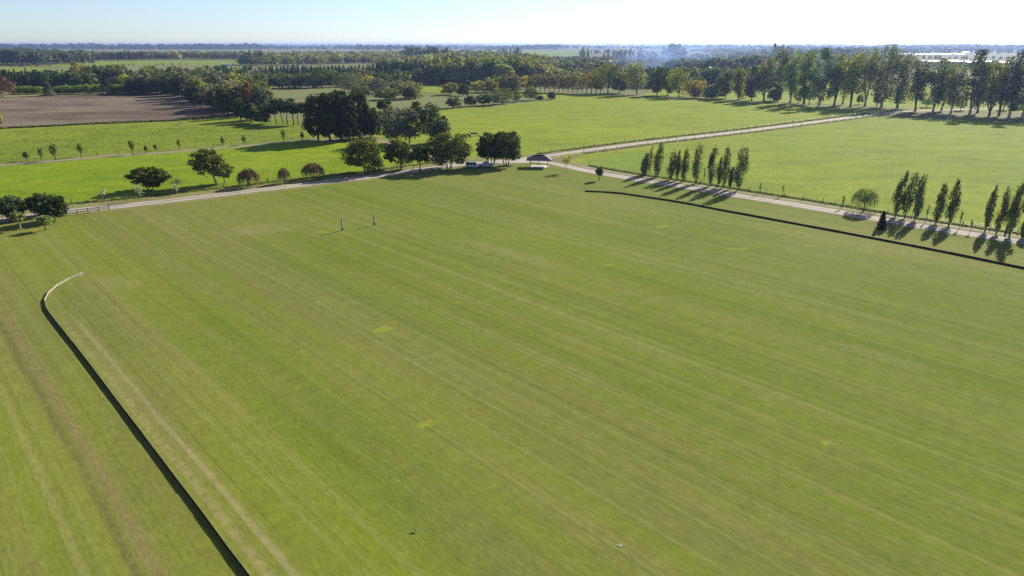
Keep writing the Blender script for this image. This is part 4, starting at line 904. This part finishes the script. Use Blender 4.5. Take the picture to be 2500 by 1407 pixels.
tag(far_wood("distant_wood", [(1190, 1365, 121, 30, .4, 14), (640, 1400, 117.5, 22, .5, 26), (1000, 1210, 121, 24, .6, 22), (640, 1000, 120, 20, .6, 22), (1200, 1600, 117, 22, .5, 40), (1360, 1600, 119, 18, .6, 30), (1540, 1900, 118, 24, .6, 28), (860, 980, 122, 24, .9, 26)], 6, (0.05, 0.06, 0.04)), "blue-grey woodland along the skyline in the centre", kind='stuff')
tag(far_wood("distant_wood", [(1850, 2750, 117, 30, .4, 22), (1560, 2000, 119.5, 24, .4, 20), (1880, 2200, 121.5, 22, .4, 14), (2180, 2750, 121.5, 30, .3, 14), (1900, 2750, 120, 26, .6, 24), (2180, 2750, 124, 26, .6, 18), (2300, 2750, 128, 24, .5, 14), (1880, 2200, 124, 18, .6, 18), (1880, 2200, 131, 18, .6, 14), (1640, 1900, 126, 20, .8, 18), (2150, 2750, 130.5, 14, .5, 12)], 7, (0.05, 0.06, 0.04)), "hazy woodland layers on the skyline at the right", kind='stuff')
tag(far_wood("distant_wood", [(-100, 180, 128.5, 14, .9, 60), (560, 1000, 131, 12, .9, 40), (1440, 1620, 131, 14, .9, 22), (1000, 1300, 132, 12, .8, 50)], 8, (0.06, 0.065, 0.045)), "scattered tree lines in the far plain", kind='stuff')

# ------------------------------------------------------------------ solids
def box_vf(x0, x1, y0, y1, z0, z1):
    V = [(x0, y0, z0), (x1, y0, z0), (x1, y1, z0), (x0, y1, z0), (x0, y0, z1), (x1, y0, z1), (x1, y1, z1), (x0, y1, z1)]
    F = [(3, 2, 1, 0), (4, 5, 6, 7), (0, 1, 5, 4), (1, 2, 6, 5), (2, 3, 7, 6), (3, 0, 4, 7)]
    return V, F
def solid(name, parts, mat, parent=None, bevel=0.0, loc=None):
    V, F = [], []
    for v, f in parts:
        o = len(V); V += list(map(tuple, v)); F += [tuple(i + o for i in q) for q in f]
    me = bpy.data.meshes.new(name); me.from_pydata(V, [], F); me.materials.append(mat); me.update()
    o = link(name, me, parent, loc)
    if bevel:
        b = o.modifiers.new("edge", 'BEVEL'); b.width = bevel; b.segments = 2; b.limit_method = 'ANGLE'
    return o
M_POST = plain("weathered_post", (0.16, 0.13, 0.10), 0.9, 0.1, .3, 4)
M_WIRE = plain("wire", (0.25, 0.25, 0.25), 0.5, 0.4, .1, 4, metal=.6)
M_BLACKW = plain("black_board", (0.010, 0.010, 0.012), 0.7, 0.2, .2, 2)
M_WHITE = plain("white_paint", (0.72, 0.70, 0.62), 0.7, 0.3, .12, 2)
M_FACE = plain("sunlit_face_tone", (0.27, 0.255, 0.20), 0.85, 0.1, .3, 3)  # pale tone of the boards' sunward side, sunlight put into the colour
M_ROOF = plain("dark_roof", (0.016, 0.016, 0.028), 0.6, 0.2, .2, 2)
M_CONC = plain("pale_concrete", (0.62, 0.58, 0.52), 0.85, 0.2, .1, 1)
M_FENCE = plain("fence_wood", (0.22, 0.17, 0.13), 0.85, 0.15, .3, 3)
M_RAIL = plain("rail_wood", (0.20, 0.155, 0.12), 0.85, 0.15, .3, 3)

# ---- side boards of the polo ground
def side_board(pts_px, label, name="side_board", seg=3.0, smooth_step=1.0, h=0.44, sun_side=1):
    C = ribbon_pts([G(*p) for p in pts_px], smooth_step)
    # resample into panels
    root = tag(empty(name, C[0]), label, "side board", "low boards along the sides of the polo ground")
    acc = [C[0]]; last = C[0]
    for p in C[1:]:
        if (p - last).length >= seg: acc.append(p); last = p
    rng = random.Random(4)
    for i in range(len(acc) - 1):
        a, b = acc[i], acc[i + 1]; d = (b - a); L = d.length; ang = math.atan2(d.y, d.x)
        p = link("board_panel", None) if False else None
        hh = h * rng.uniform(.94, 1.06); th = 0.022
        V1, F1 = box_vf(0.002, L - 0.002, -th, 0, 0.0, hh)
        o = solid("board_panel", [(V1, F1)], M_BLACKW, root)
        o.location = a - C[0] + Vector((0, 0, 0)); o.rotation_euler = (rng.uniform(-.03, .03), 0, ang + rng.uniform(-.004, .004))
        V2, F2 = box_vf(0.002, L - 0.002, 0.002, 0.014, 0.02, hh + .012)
        f = solid("sunlit_tone_face", [(V2, F2)], M_FACE, o)  # lit and shaded sides set by colour: pale towards the sun, black body away
    return root
LB = [(205, 667.5), (180, 677), (150, 692), (124, 711), (111, 729), (109, 742), (116, 760), (138, 790), (200, 868), (300, 1000), (400, 1132), (500, 1265), (600, 1400), (680, 1506)]
RB = [(1428, 468.5), (1470, 470), (1520, 474), (1580, 483), (1640, 492), (1705, 503.5), (1752, 513), (1900, 540), (2100, 577.5), (2300, 616), (2500, 657), (2700, 698)]
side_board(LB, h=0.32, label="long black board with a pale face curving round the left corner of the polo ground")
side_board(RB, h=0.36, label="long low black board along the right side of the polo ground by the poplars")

# ---- goal posts
for (u, v, vt, lab) in [(836, 563, 529.5, "nearer padded goal post, dark with pale edges"), (914, 550, 516.5, "farther padded goal post, dark with pale edges")]:
    p = G(u, v); H = height_to(p, vt)
    r = tag(empty("goal_post", p), lab, "goal post", "pair of goal posts at the end of the polo ground")
    def cyl(r0, r1, z0, z1, k=14):
        V, F = tube((0, 0, z0), (0, 0, z1), r0, r1, k); V = V.tolist(); F = list(F)
        F.append(tuple(range(k))[::-1]); F.append(tuple(range(k, 2 * k))); return V, F
    solid("base_pad", [cyl(.16, .15, 0, .5)], M_BLACKW, r)
    solid("post_padding", [cyl(.125, .105, .5, H * .72)], M_BLACKW, r)
    solid("post_tip", [cyl(.07, .055, H * .72, H)], plain("grey_tip", (.10, .10, .09), .6, .2), r)
    V, F = [], []
    solid("pale_strip", [box_vf(.105, .128, -.05, .05, .3, H * .98)], M_WHITE, r)

# ---- rail fence at the left
pa, pb = G(-40, 553), G(267, 513.5)
fl = tag(empty("rail_fence", pa), "two-rail wooden fence between the road and the left corner trees", "fence")
d = pb - pa; L = d.length; nposts = int(L / 2.0); ang = math.atan2(d.y, d.x)
pm = None
for i in range(nposts + 1):
    q = d * (i / nposts)
    if pm is None:
        o = solid("fence_post", [box_vf(-.075, .075, -.075, .075, 0, 1.15)], M_FENCE, fl, .012); pm = o.data
    else:
        o = link("fence_post", pm, fl)
    o.location = q; o.rotation_euler = (0, 0, ang)
rm = {}
for i in range(nposts):
    for z in (.55, 1.0):
        sl = L / nposts
        if z not in rm:
            o = solid("fence_rail", [box_vf(0.002, sl - .002, -.10, -.078, z - .07, z + .07)], M_RAIL, fl); rm[z] = o.data
        else: o = link("fence_rail", rm[z], fl)
        o.location = d * (i / nposts); o.rotation_euler = (0, 0, ang)

# ---- wire fences
post_me = None
def wire_fence(cl_px, label, off=0.0, gap=5.0, h=1.25, tall_every=0):
    global post_me
    C = ribbon_pts([G(*p) for p in cl_px], 1.5)
    P = []
    last = None
    for i, p in enumerate(C):
        dd = (C[min(i + 1, len(C) - 1)] - C[max(i - 1, 0)]).normalized(); nn = Vector((-dd.y, dd.x, 0)); q = p + nn * off
        if last is None or (q - last).length > gap: P.append(q); last = q
    root = tag(empty("wire_fence", P[0]), label, "fence", "post and wire fences round the pastures")
    rng = random.Random(int(abs(P[0].x)))
    for i, q in enumerate(P[:290]):
        if post_me is None:
            o = solid("fence_post", [box_vf(-.055, .055, -.055, .055, -.05, 1.2)], M_POST, root); post_me = o.data
        else: o = link("fence_post", post_me, root)
        o.location = q - P[0]; s = 1.3 if i % 8 == 0 else 1.0
        o.scale = (s, s, (h / 1.25) * rng.uniform(.9, 1.1) * (1.12 if i % 8 == 0 else 1)); o.rotation_euler = (rng.uniform(-.05, .05), rng.uniform(-.05, .05), rng.uniform(0, 1))
    segs = []
    for z in (.35, .7, 1.05):
        for i in range(len(P) - 1):
            a, b = P[i] - P[0], P[i + 1] - P[0]
            segs.append(((a.x, a.y, z), (b.x, b.y, z), .012, .012))
    V, F = tubes(segs, 3)
    link("fence_wire", mesh_np("fence_wire", V, F, mats=[M_WIRE]), root)
wire_fence(R1[16:22], "wire fence on the far side of the gravel road beside the open pasture", off=5.2, gap=5)
wire_fence(R1[17:22], "wire fence on the near side of the gravel road beside the grazed pasture", off=-5.0, gap=5)
wire_fence(R2[3:], "wire fence beyond the poplars along the drive", off=6.8, gap=4)
wire_fence(R3[:10], "wire fence along the far side of the dirt track", off=3.2, gap=5)
wire_fence(R1[3:12], "wire fence behind the roadside trees on the bright paddock", off=8.5, gap=5)
wire_fence([(-200, 332), (0, 314.5), (110, 309.6), (250, 302), (430, 295), (560, 286.5)], "wire fence between the ploughed field and the rough pasture", gap=7)
SKG = "wooden stakes in the grass behind the roadside trees"
for i, (u, v, h) in enumerate([(1009, 411, 2.2), (987, 412, 2), (1033, 404, 2.2), (1056, 403, 2.4), (1078, 401, 2), (1165, 391, 2.5), (1186, 389, 2), (1142, 394, 1.8)]):
    o = solid("wooden_stake", [box_vf(-.06, .06, -.06, .06, 0, h)], M_POST, None, .01, G(u, v)); tag(o, ["stake showing between the medium and the small roadside tree", "stake left of the small roadside tree", "stake just right of the small roadside tree", "tallest stake left of the domed tree", "stake touching the left skirt of the domed tree", "tall stake above the white car", "stake above the parked pickup", "short stake right of the domed tree"][i], "stake", SKG)
o = solid("marker_stake", [box_vf(-.04, .04, -.04, .04, 0, 1.5)], M_POST, None, 0, G(205, 536)); o.rotation_euler = (0, .25, 0); tag(o, "thin leaning stake on the mown grass below the rail fence", "stake")
o = solid("tree_stump", [tube((0, 0, 0), (0.1, 0, 3.0), .28, .14, 8)], M_BARK, None, 0, G(2457, 565)); tag(o, "dark broken trunk stub beside the biggest poplar", "stump")

# ---- open pavilion
pc = (G(1299, 410) + G(1342, 410)) / 2 + Vector((-0.5, 1.9, 0))
pv = tag(empty("open_pavilion", pc, math.radians(-3)), "open-sided pavilion with dark hipped roof on posts over a white slab", "pavilion")
solid("floor_slab", [box_vf(-2.9, 2.9, -1.9, 1.9, 0, .14)], M_CONC, pv, .01)
pmt = None
for x in (-2.7, 0, 2.7):
    for y in (-1.7, 1.7):
        if x == 0 and y < 0: continue
        o = solid("roof_post", [box_vf(-.09, .09, -.09, .09, .14, 2.35)], M_POST, pv, .01); o.location = (x, y, 0)
def hip(x, y, rx, z0, z1, t=.12):
    V = [(-x, -y, z0), (x, -y, z0), (x, y, z0), (-x, y, z0), (-rx, 0, z1), (rx, 0, z1)]
    V += [(a, b, c - t) for a, b, c in V]
    F = [(0, 1, 5, 4), (1, 2, 5), (2, 3, 4, 5), (3, 0, 4), (7, 6, 10, 11), (8, 7, 11), (9, 8, 11, 10), (6, 9, 10), (0, 6, 7, 1), (1, 7, 8, 2), (2, 8, 9, 3), (3, 9, 6, 0)]
    return V, F
rf = solid("roof", [hip(3.9, 2.9, 1.4, 2.4, 3.75)], M_ROOF, pv)
solid("ridge_cap", [box_vf(-1.45, 1.45, -.09, .09, 3.74, 3.80)], plain("ridge", (.09, .09, .11), .5, .4), rf)
solid("eave_beam", [box_vf(-2.85, 2.85, -1.8, -1.62, 2.2, 2.37), box_vf(-2.85, 2.85, 1.62, 1.8, 2.2, 2.37)], M_POST, pv)

# ---- vehicles
M_GLASS = NT("dark_glass").surf((0.02, 0.025, 0.03), .12, .6)
M_TYRE = plain("tyre", (.02, .02, .02), .85, .2); M_RIM = plain("rim", (.45, .45, .46), .4, .5, metal=.7)
M_LAMP = plain("lamp_lens", (.75, .75, .72), .2, .6, .05); M_RED = plain("tail_lens", (.35, .03, .03), .3, .5, .05); M_TRIM = plain("dark_trim", (.03, .03, .03), .6, .3)
def prism(profile, y0, y1, inset=0.0):
    """side profile (x, z, half width factor) extruded across"""
    k = len(profile); V = []
    for s in (-1, 1):
        for (x, z, w) in profile: V.append((x, s * (y1 * w), z))
    F = [tuple(range(k)), tuple(range(k, 2 * k))[::-1]] + [(i, i + k, (i + 1) % k + k, (i + 1) % k) for i in range(k)]
    return V, F
def vehicle(loc, rz, paint, label, pickup=False):
    root = tag(empty("parked_pickup" if pickup else "parked_car", loc, rz), label, "pickup" if pickup else "car")
    Lh = 2.55 if pickup else 2.15; W = .9
    body = [(-Lh, .42, .95), (-Lh, .98, .95), (-Lh + .1, 1.02, .97), (1.0, 1.04, 1), (Lh - .35, .92, .97), (Lh, .76, .9), (Lh, .4, .9), (Lh - .35, .3, .97), (-Lh + .3, .3, .97)]
    solid("body", [prism(body, 0, W)], paint, root, .06)
    c0, c1 = ((-.75, 1.15) if pickup else (-Lh + .1, 1.2))
    cab = [(c0, 1.02, .93), (c0 + .15, 1.62, .78), (c1 - .85, 1.66, .78), (c1, 1.03, .9)]
    solid("cabin", [prism(cab, 0, W)], M_GLASS, root, .03)
    solid("roof", [box_vf(c0 + .14, c1 - .83, -W * .79, W * .79, 1.64, 1.70)], paint, root, .02)
    for x in [c0 + .1, (c0 + c1) / 2 - .2, c1 - .45]:
        for s in (-1, 1):
            solid("pillar", [([(x - .04, s * W * .94, 1.03), (x + .06, s * W * .94, 1.03), (x + .12, s * W * .795, 1.64), (x + .02, s * W * .795, 1.64), (x - .04, s * W * .9, 1.03), (x + .06, s * W * .9, 1.03), (x + .12, s * W * .76, 1.64), (x + .02, s * W * .76, 1.64)],
                               [(0, 1, 2, 3), (7, 6, 5, 4), (0, 4, 5, 1), (1, 5, 6, 2), (2, 6, 7, 3), (3, 7, 4, 0)])], paint, root)
    if pickup: solid("load_bed", [box_vf(-Lh + .12, -.85, -.72, .72, 1.03, 1.045)], M_TRIM, root)
    for x in (-Lh + .85, Lh - .85):
        for s in (-1, 1):
            V, F = tube((0, -.11, 0), (0, .11, 0), .34, .34, 18); F = list(F) + [tuple(range(18))[::-1], tuple(range(18, 36))]
            w = solid("wheel", [(V, F)], M_TYRE, root, .02); w.location = (x, s * (W - .06), .34)
            V, F = tube((0, -.13, 0), (0, .13, 0), .2, .2, 12); F = list(F) + [tuple(range(12))[::-1], tuple(range(12, 24))]
            solid("rim", [(V, F)], M_RIM, w)
    for s in (-1, 1):
        solid("headlight", [box_vf(Lh - .05, Lh + .02, s * .62 - .16, s * .62 + .16, .6, .76)], M_LAMP, root, .02)
        solid("tail_light", [box_vf(-Lh - .02, -Lh + .05, s * .72 - .08, s * .72 + .08, .68, .92)], M_RED, root, .01)
        solid("wing_mirror", [box_vf(c1 - .35, c1 - .2, s * (W + .1) - .09, s * (W + .1) + .09, 1.02, 1.16)], M_TRIM, root, .02)
    solid("front_bumper", [box_vf(Lh - .02, Lh + .07, -.78, .78, .38, .56)], M_TRIM, root, .03)
    return root
M_CARW = plain("silver_white_paint", (.55, .57, .62), .3, .5, .04, 1, coat=.5); M_CARS = plain("silver_paint", (.40, .42, .46), .3, .5, .04, 1, coat=.5)
vehicle(G(1154, 409.5), math.radians(-28), M_CARW, "whitish hatchback parked in tree shade left of the pickup")
vehicle(G(1186, 407.5), math.radians(172), M_CARS, "silver pickup parked beside the trunks of the dark trees", True)

# ---- horses (one continuous skin per animal)
def horse_mesh(graz=True, seed=0):
    rng = random.Random(seed)
    hd = (1.42, 0, .30) if graz else (1.35, 0, 1.75)
    ne = (1.0, 0, .95) if graz else (.95, 0, 1.6)
    V = [(-.15, 0, 1.18), (-.62, 0, 1.22), (.45, 0, 1.16), (.72, 0, 1.22), ne, hd if not graz else (1.28, 0, .58), (1.48, 0, .22) if graz else (1.62, 0, 1.55),
         (-.85, 0, 1.15), (-.98, 0, .75)]
    R = [.30, .29, .29, .23, .15, .12, .07, .07, .05]
    E = [(0, 1), (0, 2), (2, 3), (3, 4), (4, 5), (5, 6), (1, 7), (7, 8)]
    for s in (-1, 1):
        f = rng.uniform(-.1, .1); b = len(V)
        V += [(.5 + f * .3, s * .17, .82), (.5 + f, s * .17, .45), (.52 + f, s * .17, .06)]; R += [.11, .065, .06]; E += [(2, b), (b, b + 1), (b + 1, b + 2)]
        f = rng.uniform(-.12, .12); b = len(V)
        V += [(-.58, s * .17, .85), (-.74 + f, s * .17, .5), (-.66 + f, s * .17, .06)]; R += [.14, .07, .06]; E += [(1, b), (b, b + 1), (b + 1, b + 2)]
    me = bpy.data.meshes.new("horse"); me.from_pydata(V, E, []); return me, R
def horse(p, rz, mat, label, group, graz=True, seed=0):
    me, R = horse_mesh(graz, seed); me.materials.append(mat)
    o = link("horse", me, None, p); o.rotation_euler = (0, 0, rz)
    sk = o.modifiers.new("skin", 'SKIN'); ss = o.modifiers.new("smooth", 'SUBSURF'); ss.levels = 1; ss.render_levels = 1
    for i, v in enumerate(o.data.skin_vertices[0].data): v.radius = (R[i], R[i] * 1.0); v.use_root = (i == 0)
    tag(o, label, "horse", group); return o
M_HBLK = plain("black_coat", (.012, .011, .012), .5, .3); M_HWHT = plain("grey_coat", (.45, .43, .38), .8, .1); M_HBAY = plain("bay_coat", (.04, .022, .015), .6, .2)
HG = "dark animals grazing on the open pasture"
for (u, v, rz, gz, lb) in [(1135, 339, 2.6, True, "black horse with lowered head, leftmost and nearest of the herd"), (1141, 335.5, .3, True, "black horse in the middle of the left cluster of the herd"), (1147, 338, -.8, True, "black horse at the near right of the left cluster"), (1154, 332.5, 3.0, False, "black horse with raised head in the right pair of the herd"), (1162, 332.5, .1, True, "black horse grazing at the right end of the herd")]:
    horse(G(u, v), rz, M_HBLK, lb, HG, gz, int(u))
horse(G(443, 305.5), 3.3, M_HWHT, "pale horse standing in the rough pasture below the wood", None, True, 3)
horse(G(476, 296), 1.2, M_HBAY, "small dark horse near the corner of the ploughed field", None, True, 4)

# ---- lapwing and scrap on the near grass
bp = G(1014, 1297)
me = bpy.data.meshes.new("lapwing")
Vb = [(0, 0, .19), (-.11, 0, .17), (.09, 0, .23), (.14, 0, .29), (.20, 0, .285), (-.21, 0, .15), (.0, .03, .09), (.0, .03, 0), (.0, -.03, .09), (.0, -.03, 0)]
me.from_pydata(Vb, [(0, 1), (0, 2), (2, 3), (3, 4), (1, 5), (0, 6), (6, 7), (0, 8), (8, 9)], []); me.materials.append(plain("grey_feathers", (.20, .19, .17), .8, .1, .5, 20))
o = link("lapwing", me, None, bp); o.rotation_euler = (0, 0, 2.6)
o.modifiers.new("skin", 'SKIN'); s_ = o.modifiers.new("smooth", 'SUBSURF'); s_.levels = s_.render_levels = 1
for i, v in enumerate(o.data.skin_vertices[0].data): r_ = [.07, .05, .05, .036, .008, .018, .012, .008, .012, .008][i]; v.radius = (r_, r_); v.use_root = (i == 0)
tag(o, "small grey bird standing alone on the near mown grass", "bird")
sc = G(1514, 1334)
V, F = [], []
def strip(path, w, z):
    o = len(V)
    for i, (x, y) in enumerate(path): V.extend([(x - w[i], y, z[i]), (x + w[i], y + .02, z[i] + .015)])
    for i in range(len(path) - 1): F.append((o + 2 * i, o + 2 * i + 1, o + 2 * i + 3, o + 2 * i + 2))
strip([(-.26, .12), (-.1, .03), (.03, -.07), (.06, -.12)], [.035, .035, .03, .02], [.03, .03, .03, .02])
strip([(.06, -.12), (.08, .0), (.1, .09), (.11, .15)], [.02, .04, .06, .03], [.02, .05, .08, .10])
strip([(.10, .04), (.18, .07), (.25, .05)], [.02, .04, .02], [.06, .07, .05])
me = bpy.data.meshes.new("white_scrap"); me.from_pydata(V, [], F); me.materials.append(M_WHITE); me.update()
o = link("white_scrap", me, None, sc + Vector((0, 0, .01))); md = o.modifiers.new("thick", 'SOLIDIFY'); md.thickness = .012
tag(o, "small bent white scrap lying on the near mown grass", "scrap")

# ---- far buildings
M_WALL = plain("pale_wall", (.50, .47, .42), .8, .2, .1, .2); M_SHED = plain("shed_roof", (.28, .26, .26), .5, .4, .15, .2); M_GH = plain("greenhouse_film", (.58, .60, .62), .35, .5, .05, .05)
M_WIN = plain("dark_opening", (.03, .03, .035), .3, .4)
def shed(u, v, wpx, hpx, depth_m, label, roofm=M_SHED, name="farm_shed", group=None, wins=3, rz=0.0):
    p = G(u, v); zc = depth(p); W = wpx * zc / FPX; H = hpx * zc / FPX; D = depth_m
    root = tag(empty(name, p, rz), label, "shed" if name != "greenhouse" else "greenhouse", group)
    solid("wall", [box_vf(-W / 2, W / 2, 0, D, 0, H * .62)], M_WALL if name != "greenhouse" else M_GH, root)
    e = .3
    V = [(-W / 2 - e, -e, H * .62), (W / 2 + e, -e, H * .62), (W / 2 + e, D + e, H * .62), (-W / 2 - e, D + e, H * .62), (-W / 2 - e, D / 2, H), (W / 2 + e, D / 2, H)]
    V = [(a, b, c + .02) for a, b, c in V]
    solid("roof", [(V, [(0, 1, 5, 4), (2, 3, 4, 5), (1, 2, 5), (3, 0, 4), (3, 2, 1, 0)])], roofm, root)
    for i in range(wins):
        x = -W / 2 + W * (i + .5) / wins
        solid("doorway" if i == 1 else "window", [box_vf(x - W / wins * .2, x + W / wins * .2, -.06, -.01, H * (.02 if i == 1 else .2), H * .5)], M_WIN, root)
    return root
shed(594, 156, 22, 6, 12, "grey-roofed farm building at the end of the far green field", name="farm_building")
shed(550, 160, 24, 4, 14, "low long roof beside the far field left of the grey-roofed building")
shed(714, 160.5, 17, 3.5, 14, "low pale shed at the foot of the far grove", roofm=M_CONC)
shed(1345, 123.8, 8, 3, 30, "tiny pale shed on the far plain right of the skyline wood", roofm=M_CONC)
shed(1678, 139, 8, 4, 16, "white house gable in the smoky wood", roofm=M_GH)
shed(1120, 124, 22, 2.5, 40, "tiny long white shed on the far plain in the centre", roofm=M_GH)
GHG = "white greenhouses behind the tall row"
for i, (u, v, w, h) in enumerate([(2205, 134.8, 30, 3.2), (2240, 135, 34, 3.4), (2276, 135, 30, 3.6), (2310, 134.6, 30, 3.2), (2345, 134.6, 26, 3.6), (2362, 131, 14, 4), (2275, 153, 30, 4.6), (2308, 153, 28, 4.4), (2340, 155, 26, 7), (2368, 156, 24, 6), (2398, 155, 24, 5), (2428, 156, 26, 6), (2456, 157, 20, 6)]):
    shed(u, v, w, h, 45, ["leftmost low white greenhouse of the farther line", "second white greenhouse of the farther line", "middle white greenhouse of the farther line", "fourth white greenhouse of the farther line", "right end greenhouse of the farther line", "small higher white roof at the right end of the farther line",
         "leftmost white greenhouse of the nearer line", "second white greenhouse of the nearer line", "brightest tall greenhouse of the nearer line", "greenhouse right of the brightest one", "greenhouse seen between two tall trunks", "greenhouse near the right end of the nearer line", "rightmost white greenhouse of the nearer line"][i], roofm=M_GH, name="greenhouse", group=GHG, wins=0)
p = G(2178, 121); hm = height_to(p, 97)
mast = tag(empty("radio_mast", p), "thin lattice radio mast on the skyline above the tall row", "mast")
V, F = tubes([((math.cos(a) * .9, math.sin(a) * .9, 0), (math.cos(a) * .5, math.sin(a) * .5, hm), .2, .12) for a in (0, 2.09, 4.19)], 4); link("mast_leg", mesh_np("mast_leg", V, F, mats=[M_WIRE]), mast)
seg = []
for i in range(24):
    z0, z1 = hm * i / 24, hm * (i + 1) / 24
    for k in range(3):
        a, b = k * 2.09, (k + 1) * 2.09; r0 = .9 - .4 * i / 24; r1 = .9 - .4 * (i + 1) / 24
        seg.append(((math.cos(a) * r0, math.sin(a) * r0, z0), (math.cos(b) * r1, math.sin(b) * r1, z1), .08, .08))
V, F = tubes(seg, 3); link("mast_brace", mesh_np("mast_brace", V, F, mats=[M_WIRE]), mast)

# ------------------------------------------------------------------ rough grass, tufts and weeds
def tufts(name, n, sampler, hs, tint, label, seed, blades=4):
    rng = np.random.default_rng(seed); P = np.array([sampler(rng) for _ in range(n)])
    P = np.repeat(P, blades, 0); m = len(P); h = rng.uniform(*hs, m)
    Q = np.zeros((m, 3)); Q[:, :2] = P + rng.normal(size=(m, 2)) * .35; Q[:, 2] = h * .35
    N = rng.normal(size=(m, 3)); N[:, 2] = np.abs(N[:, 2]) * .5
    V, F = leaves(Q, N, h * 1.3, rng, .8); V[:, 2] = np.maximum(V[:, 2], .0)
    o = link(name, mesh_np(name, V, F, mats=[M_FOL]), color=tint); tag(o, label, kind='stuff')
def quad_sampler(q):
    q = [G(*p) for p in q]
    def f(rng):
        a, b = rng.random(), rng.random()
        p = (q[0] * (1 - a) + q[1] * a) * (1 - b) + (q[3] * (1 - a) + q[2] * a) * b
        return (p.x, p.y)
    return f
def line_sampler(px, off, spread):
    C = ribbon_pts([G(*p) for p in px], 2)
    def f(rng):
        i = rng.integers(0, len(C) - 1); dd = (C[i + 1] - C[i]).normalized(); nn = Vector((-dd.y, dd.x, 0)); p = C[i].lerp(C[i + 1], rng.random()) + nn * (off + rng.normal() * spread)
        return (p.x, p.y)
    return f
tufts("grass", 5200, quad_sampler([(-100, 410), (900, 350), (940, 425), (-100, 520)]), (.08, .22), (0.15, 0.20, 0.015), "tussocks in the bright paddock", 1, 2)
tufts("grass", 4200, quad_sampler([(-100, 325), (700, 295), (760, 340), (-100, 405)]), (.1, .38), (0.12, 0.155, 0.02), "tussocks in the rough pasture", 2, 2)
tufts("grass", 6500, quad_sampler([(1500, 372), (2500, 300), (2600, 580), (1560, 425)]), (.05, .16), (0.14, 0.20, 0.018), "tussocks in the grazed pasture", 3, 2)
tufts("grass", 5000, quad_sampler([(1100, 275), (2050, 255), (2050, 285), (1250, 380)]), (.05, .14), (0.17, 0.21, 0.02), "tussocks in the open pasture", 4, 2)
tufts("grass", 2600, line_sampler(R2[3:], 7.0, .45), (.1, .38), (0.085, 0.09, 0.03), "dry rank grass under the fence beyond the poplars", 5)
tufts("grass", 2200, line_sampler(R1[16:22], 5.2, .5), (.12, .45), (0.075, 0.08, 0.03), "rank grass under the fence beside the open pasture", 6)
tufts("grass", 1500, line_sampler(R1[17:22], -5.0, .4), (.1, .35), (0.08, 0.09, 0.03), "rank grass under the fence beside the grazed pasture", 7)
tufts("grass", 1500, line_sampler(R1[2:12], 8.5, .6), (.1, .4), (0.09, 0.11, 0.03), "rank grass under the fence behind the roadside trees", 8)
tufts("grass", 900, line_sampler([(-100, 322), (0, 314.5), (110, 309.6), (250, 302), (430, 295), (560, 286.5)], 0, .7), (.4, 1.0), (0.06, 0.07, 0.025), "weeds between the ploughed field and the pasture", 9)

# ------------------------------------------------------------------ smoke and haze
def volume_box(name, x0, x1, y0, y1, z0, z1, mat, label):
    V, F = box_vf(x0, x1, y0, y1, z0, z1)
    me = bpy.data.meshes.new(name); me.from_pydata(V, [], [f for f in F]); me.materials.append(mat); me.update()
    o = link(name, me); tag(o, label, kind='stuff'); o.display_type = 'WIRE'; return o
hz = bpy.data.materials.new("haze_air"); hz.use_nodes = True; t = hz.node_tree; t.nodes.clear()
pvn = t.nodes.new("ShaderNodeVolumePrincipled"); ho = t.nodes.new("ShaderNodeOutputMaterial"); t.links.new(pvn.outputs[0], ho.inputs['Volume'])
pvn.inputs['Density'].default_value = 0.000078; pvn.inputs['Color'].default_value = (0.37, 0.50, 0.86, 1); pvn.inputs['Anisotropy'].default_value = 0.45
volume_box("haze", -27500, 27500, -3000, 31500, -1.0, 52.0, hz, "thin blue air over the plain")
sm = bpy.data.materials.new("smoke_air"); sm.use_nodes = True
def smoke(name, u, v, rx, ry, rz, z, dens, label, lean=0.0):
    m = NT(name + "_air"); m.t.nodes.clear(); out = m.node("ShaderNodeOutputMaterial")
    tc = m.node("ShaderNodeTexCoord").outputs['Object']
    l = m.node("ShaderNodeVectorMath", operation='LENGTH'); m.put(l.inputs[0], tc)
    fall = m.sstep(l.outputs['Value'], 0.15, 1.0, 1.0, 0.0)
    nz = m.sstep(m.noise(m.mapping(tc, scale=(2.2, 2.2, 1.6)), 1.0, 3, .6, .6), .42, .68)
    d = m.math('MULTIPLY', m.math('MULTIPLY', fall, nz), dens)
    pv_ = m.node("ShaderNodeVolumePrincipled"); m.put(pv_.inputs['Density'], d); pv_.inputs['Color'].default_value = (.36, .55, .98, 1); pv_.inputs['Anisotropy'].default_value = .3
    m.t.links.new(pv_.outputs[0], out.inputs['Volume'])
    import bmesh
    bm = bmesh.new(); bmesh.ops.create_icosphere(bm, subdivisions=3, radius=1.0); me = bpy.data.meshes.new(name); bm.to_mesh(me); bm.free(); me.materials.append(m.m)
    p = G(u, v); o = link(name, me, None, (p.x, p.y, z)); o.scale = (rx, ry, rz); o.rotation_euler = (0, lean, 0); tag(o, label, kind='stuff')
smoke("smoke", 1600, 196, 62, 50, 21, 24.0, .020, "thin bluish smoke rising from the wood behind the autumn row", -.15)
smoke("smoke", 1690, 168, 190, 150, 19, 23.0, .0045, "wide veil of bluish smoke drifting over the dusky wood")
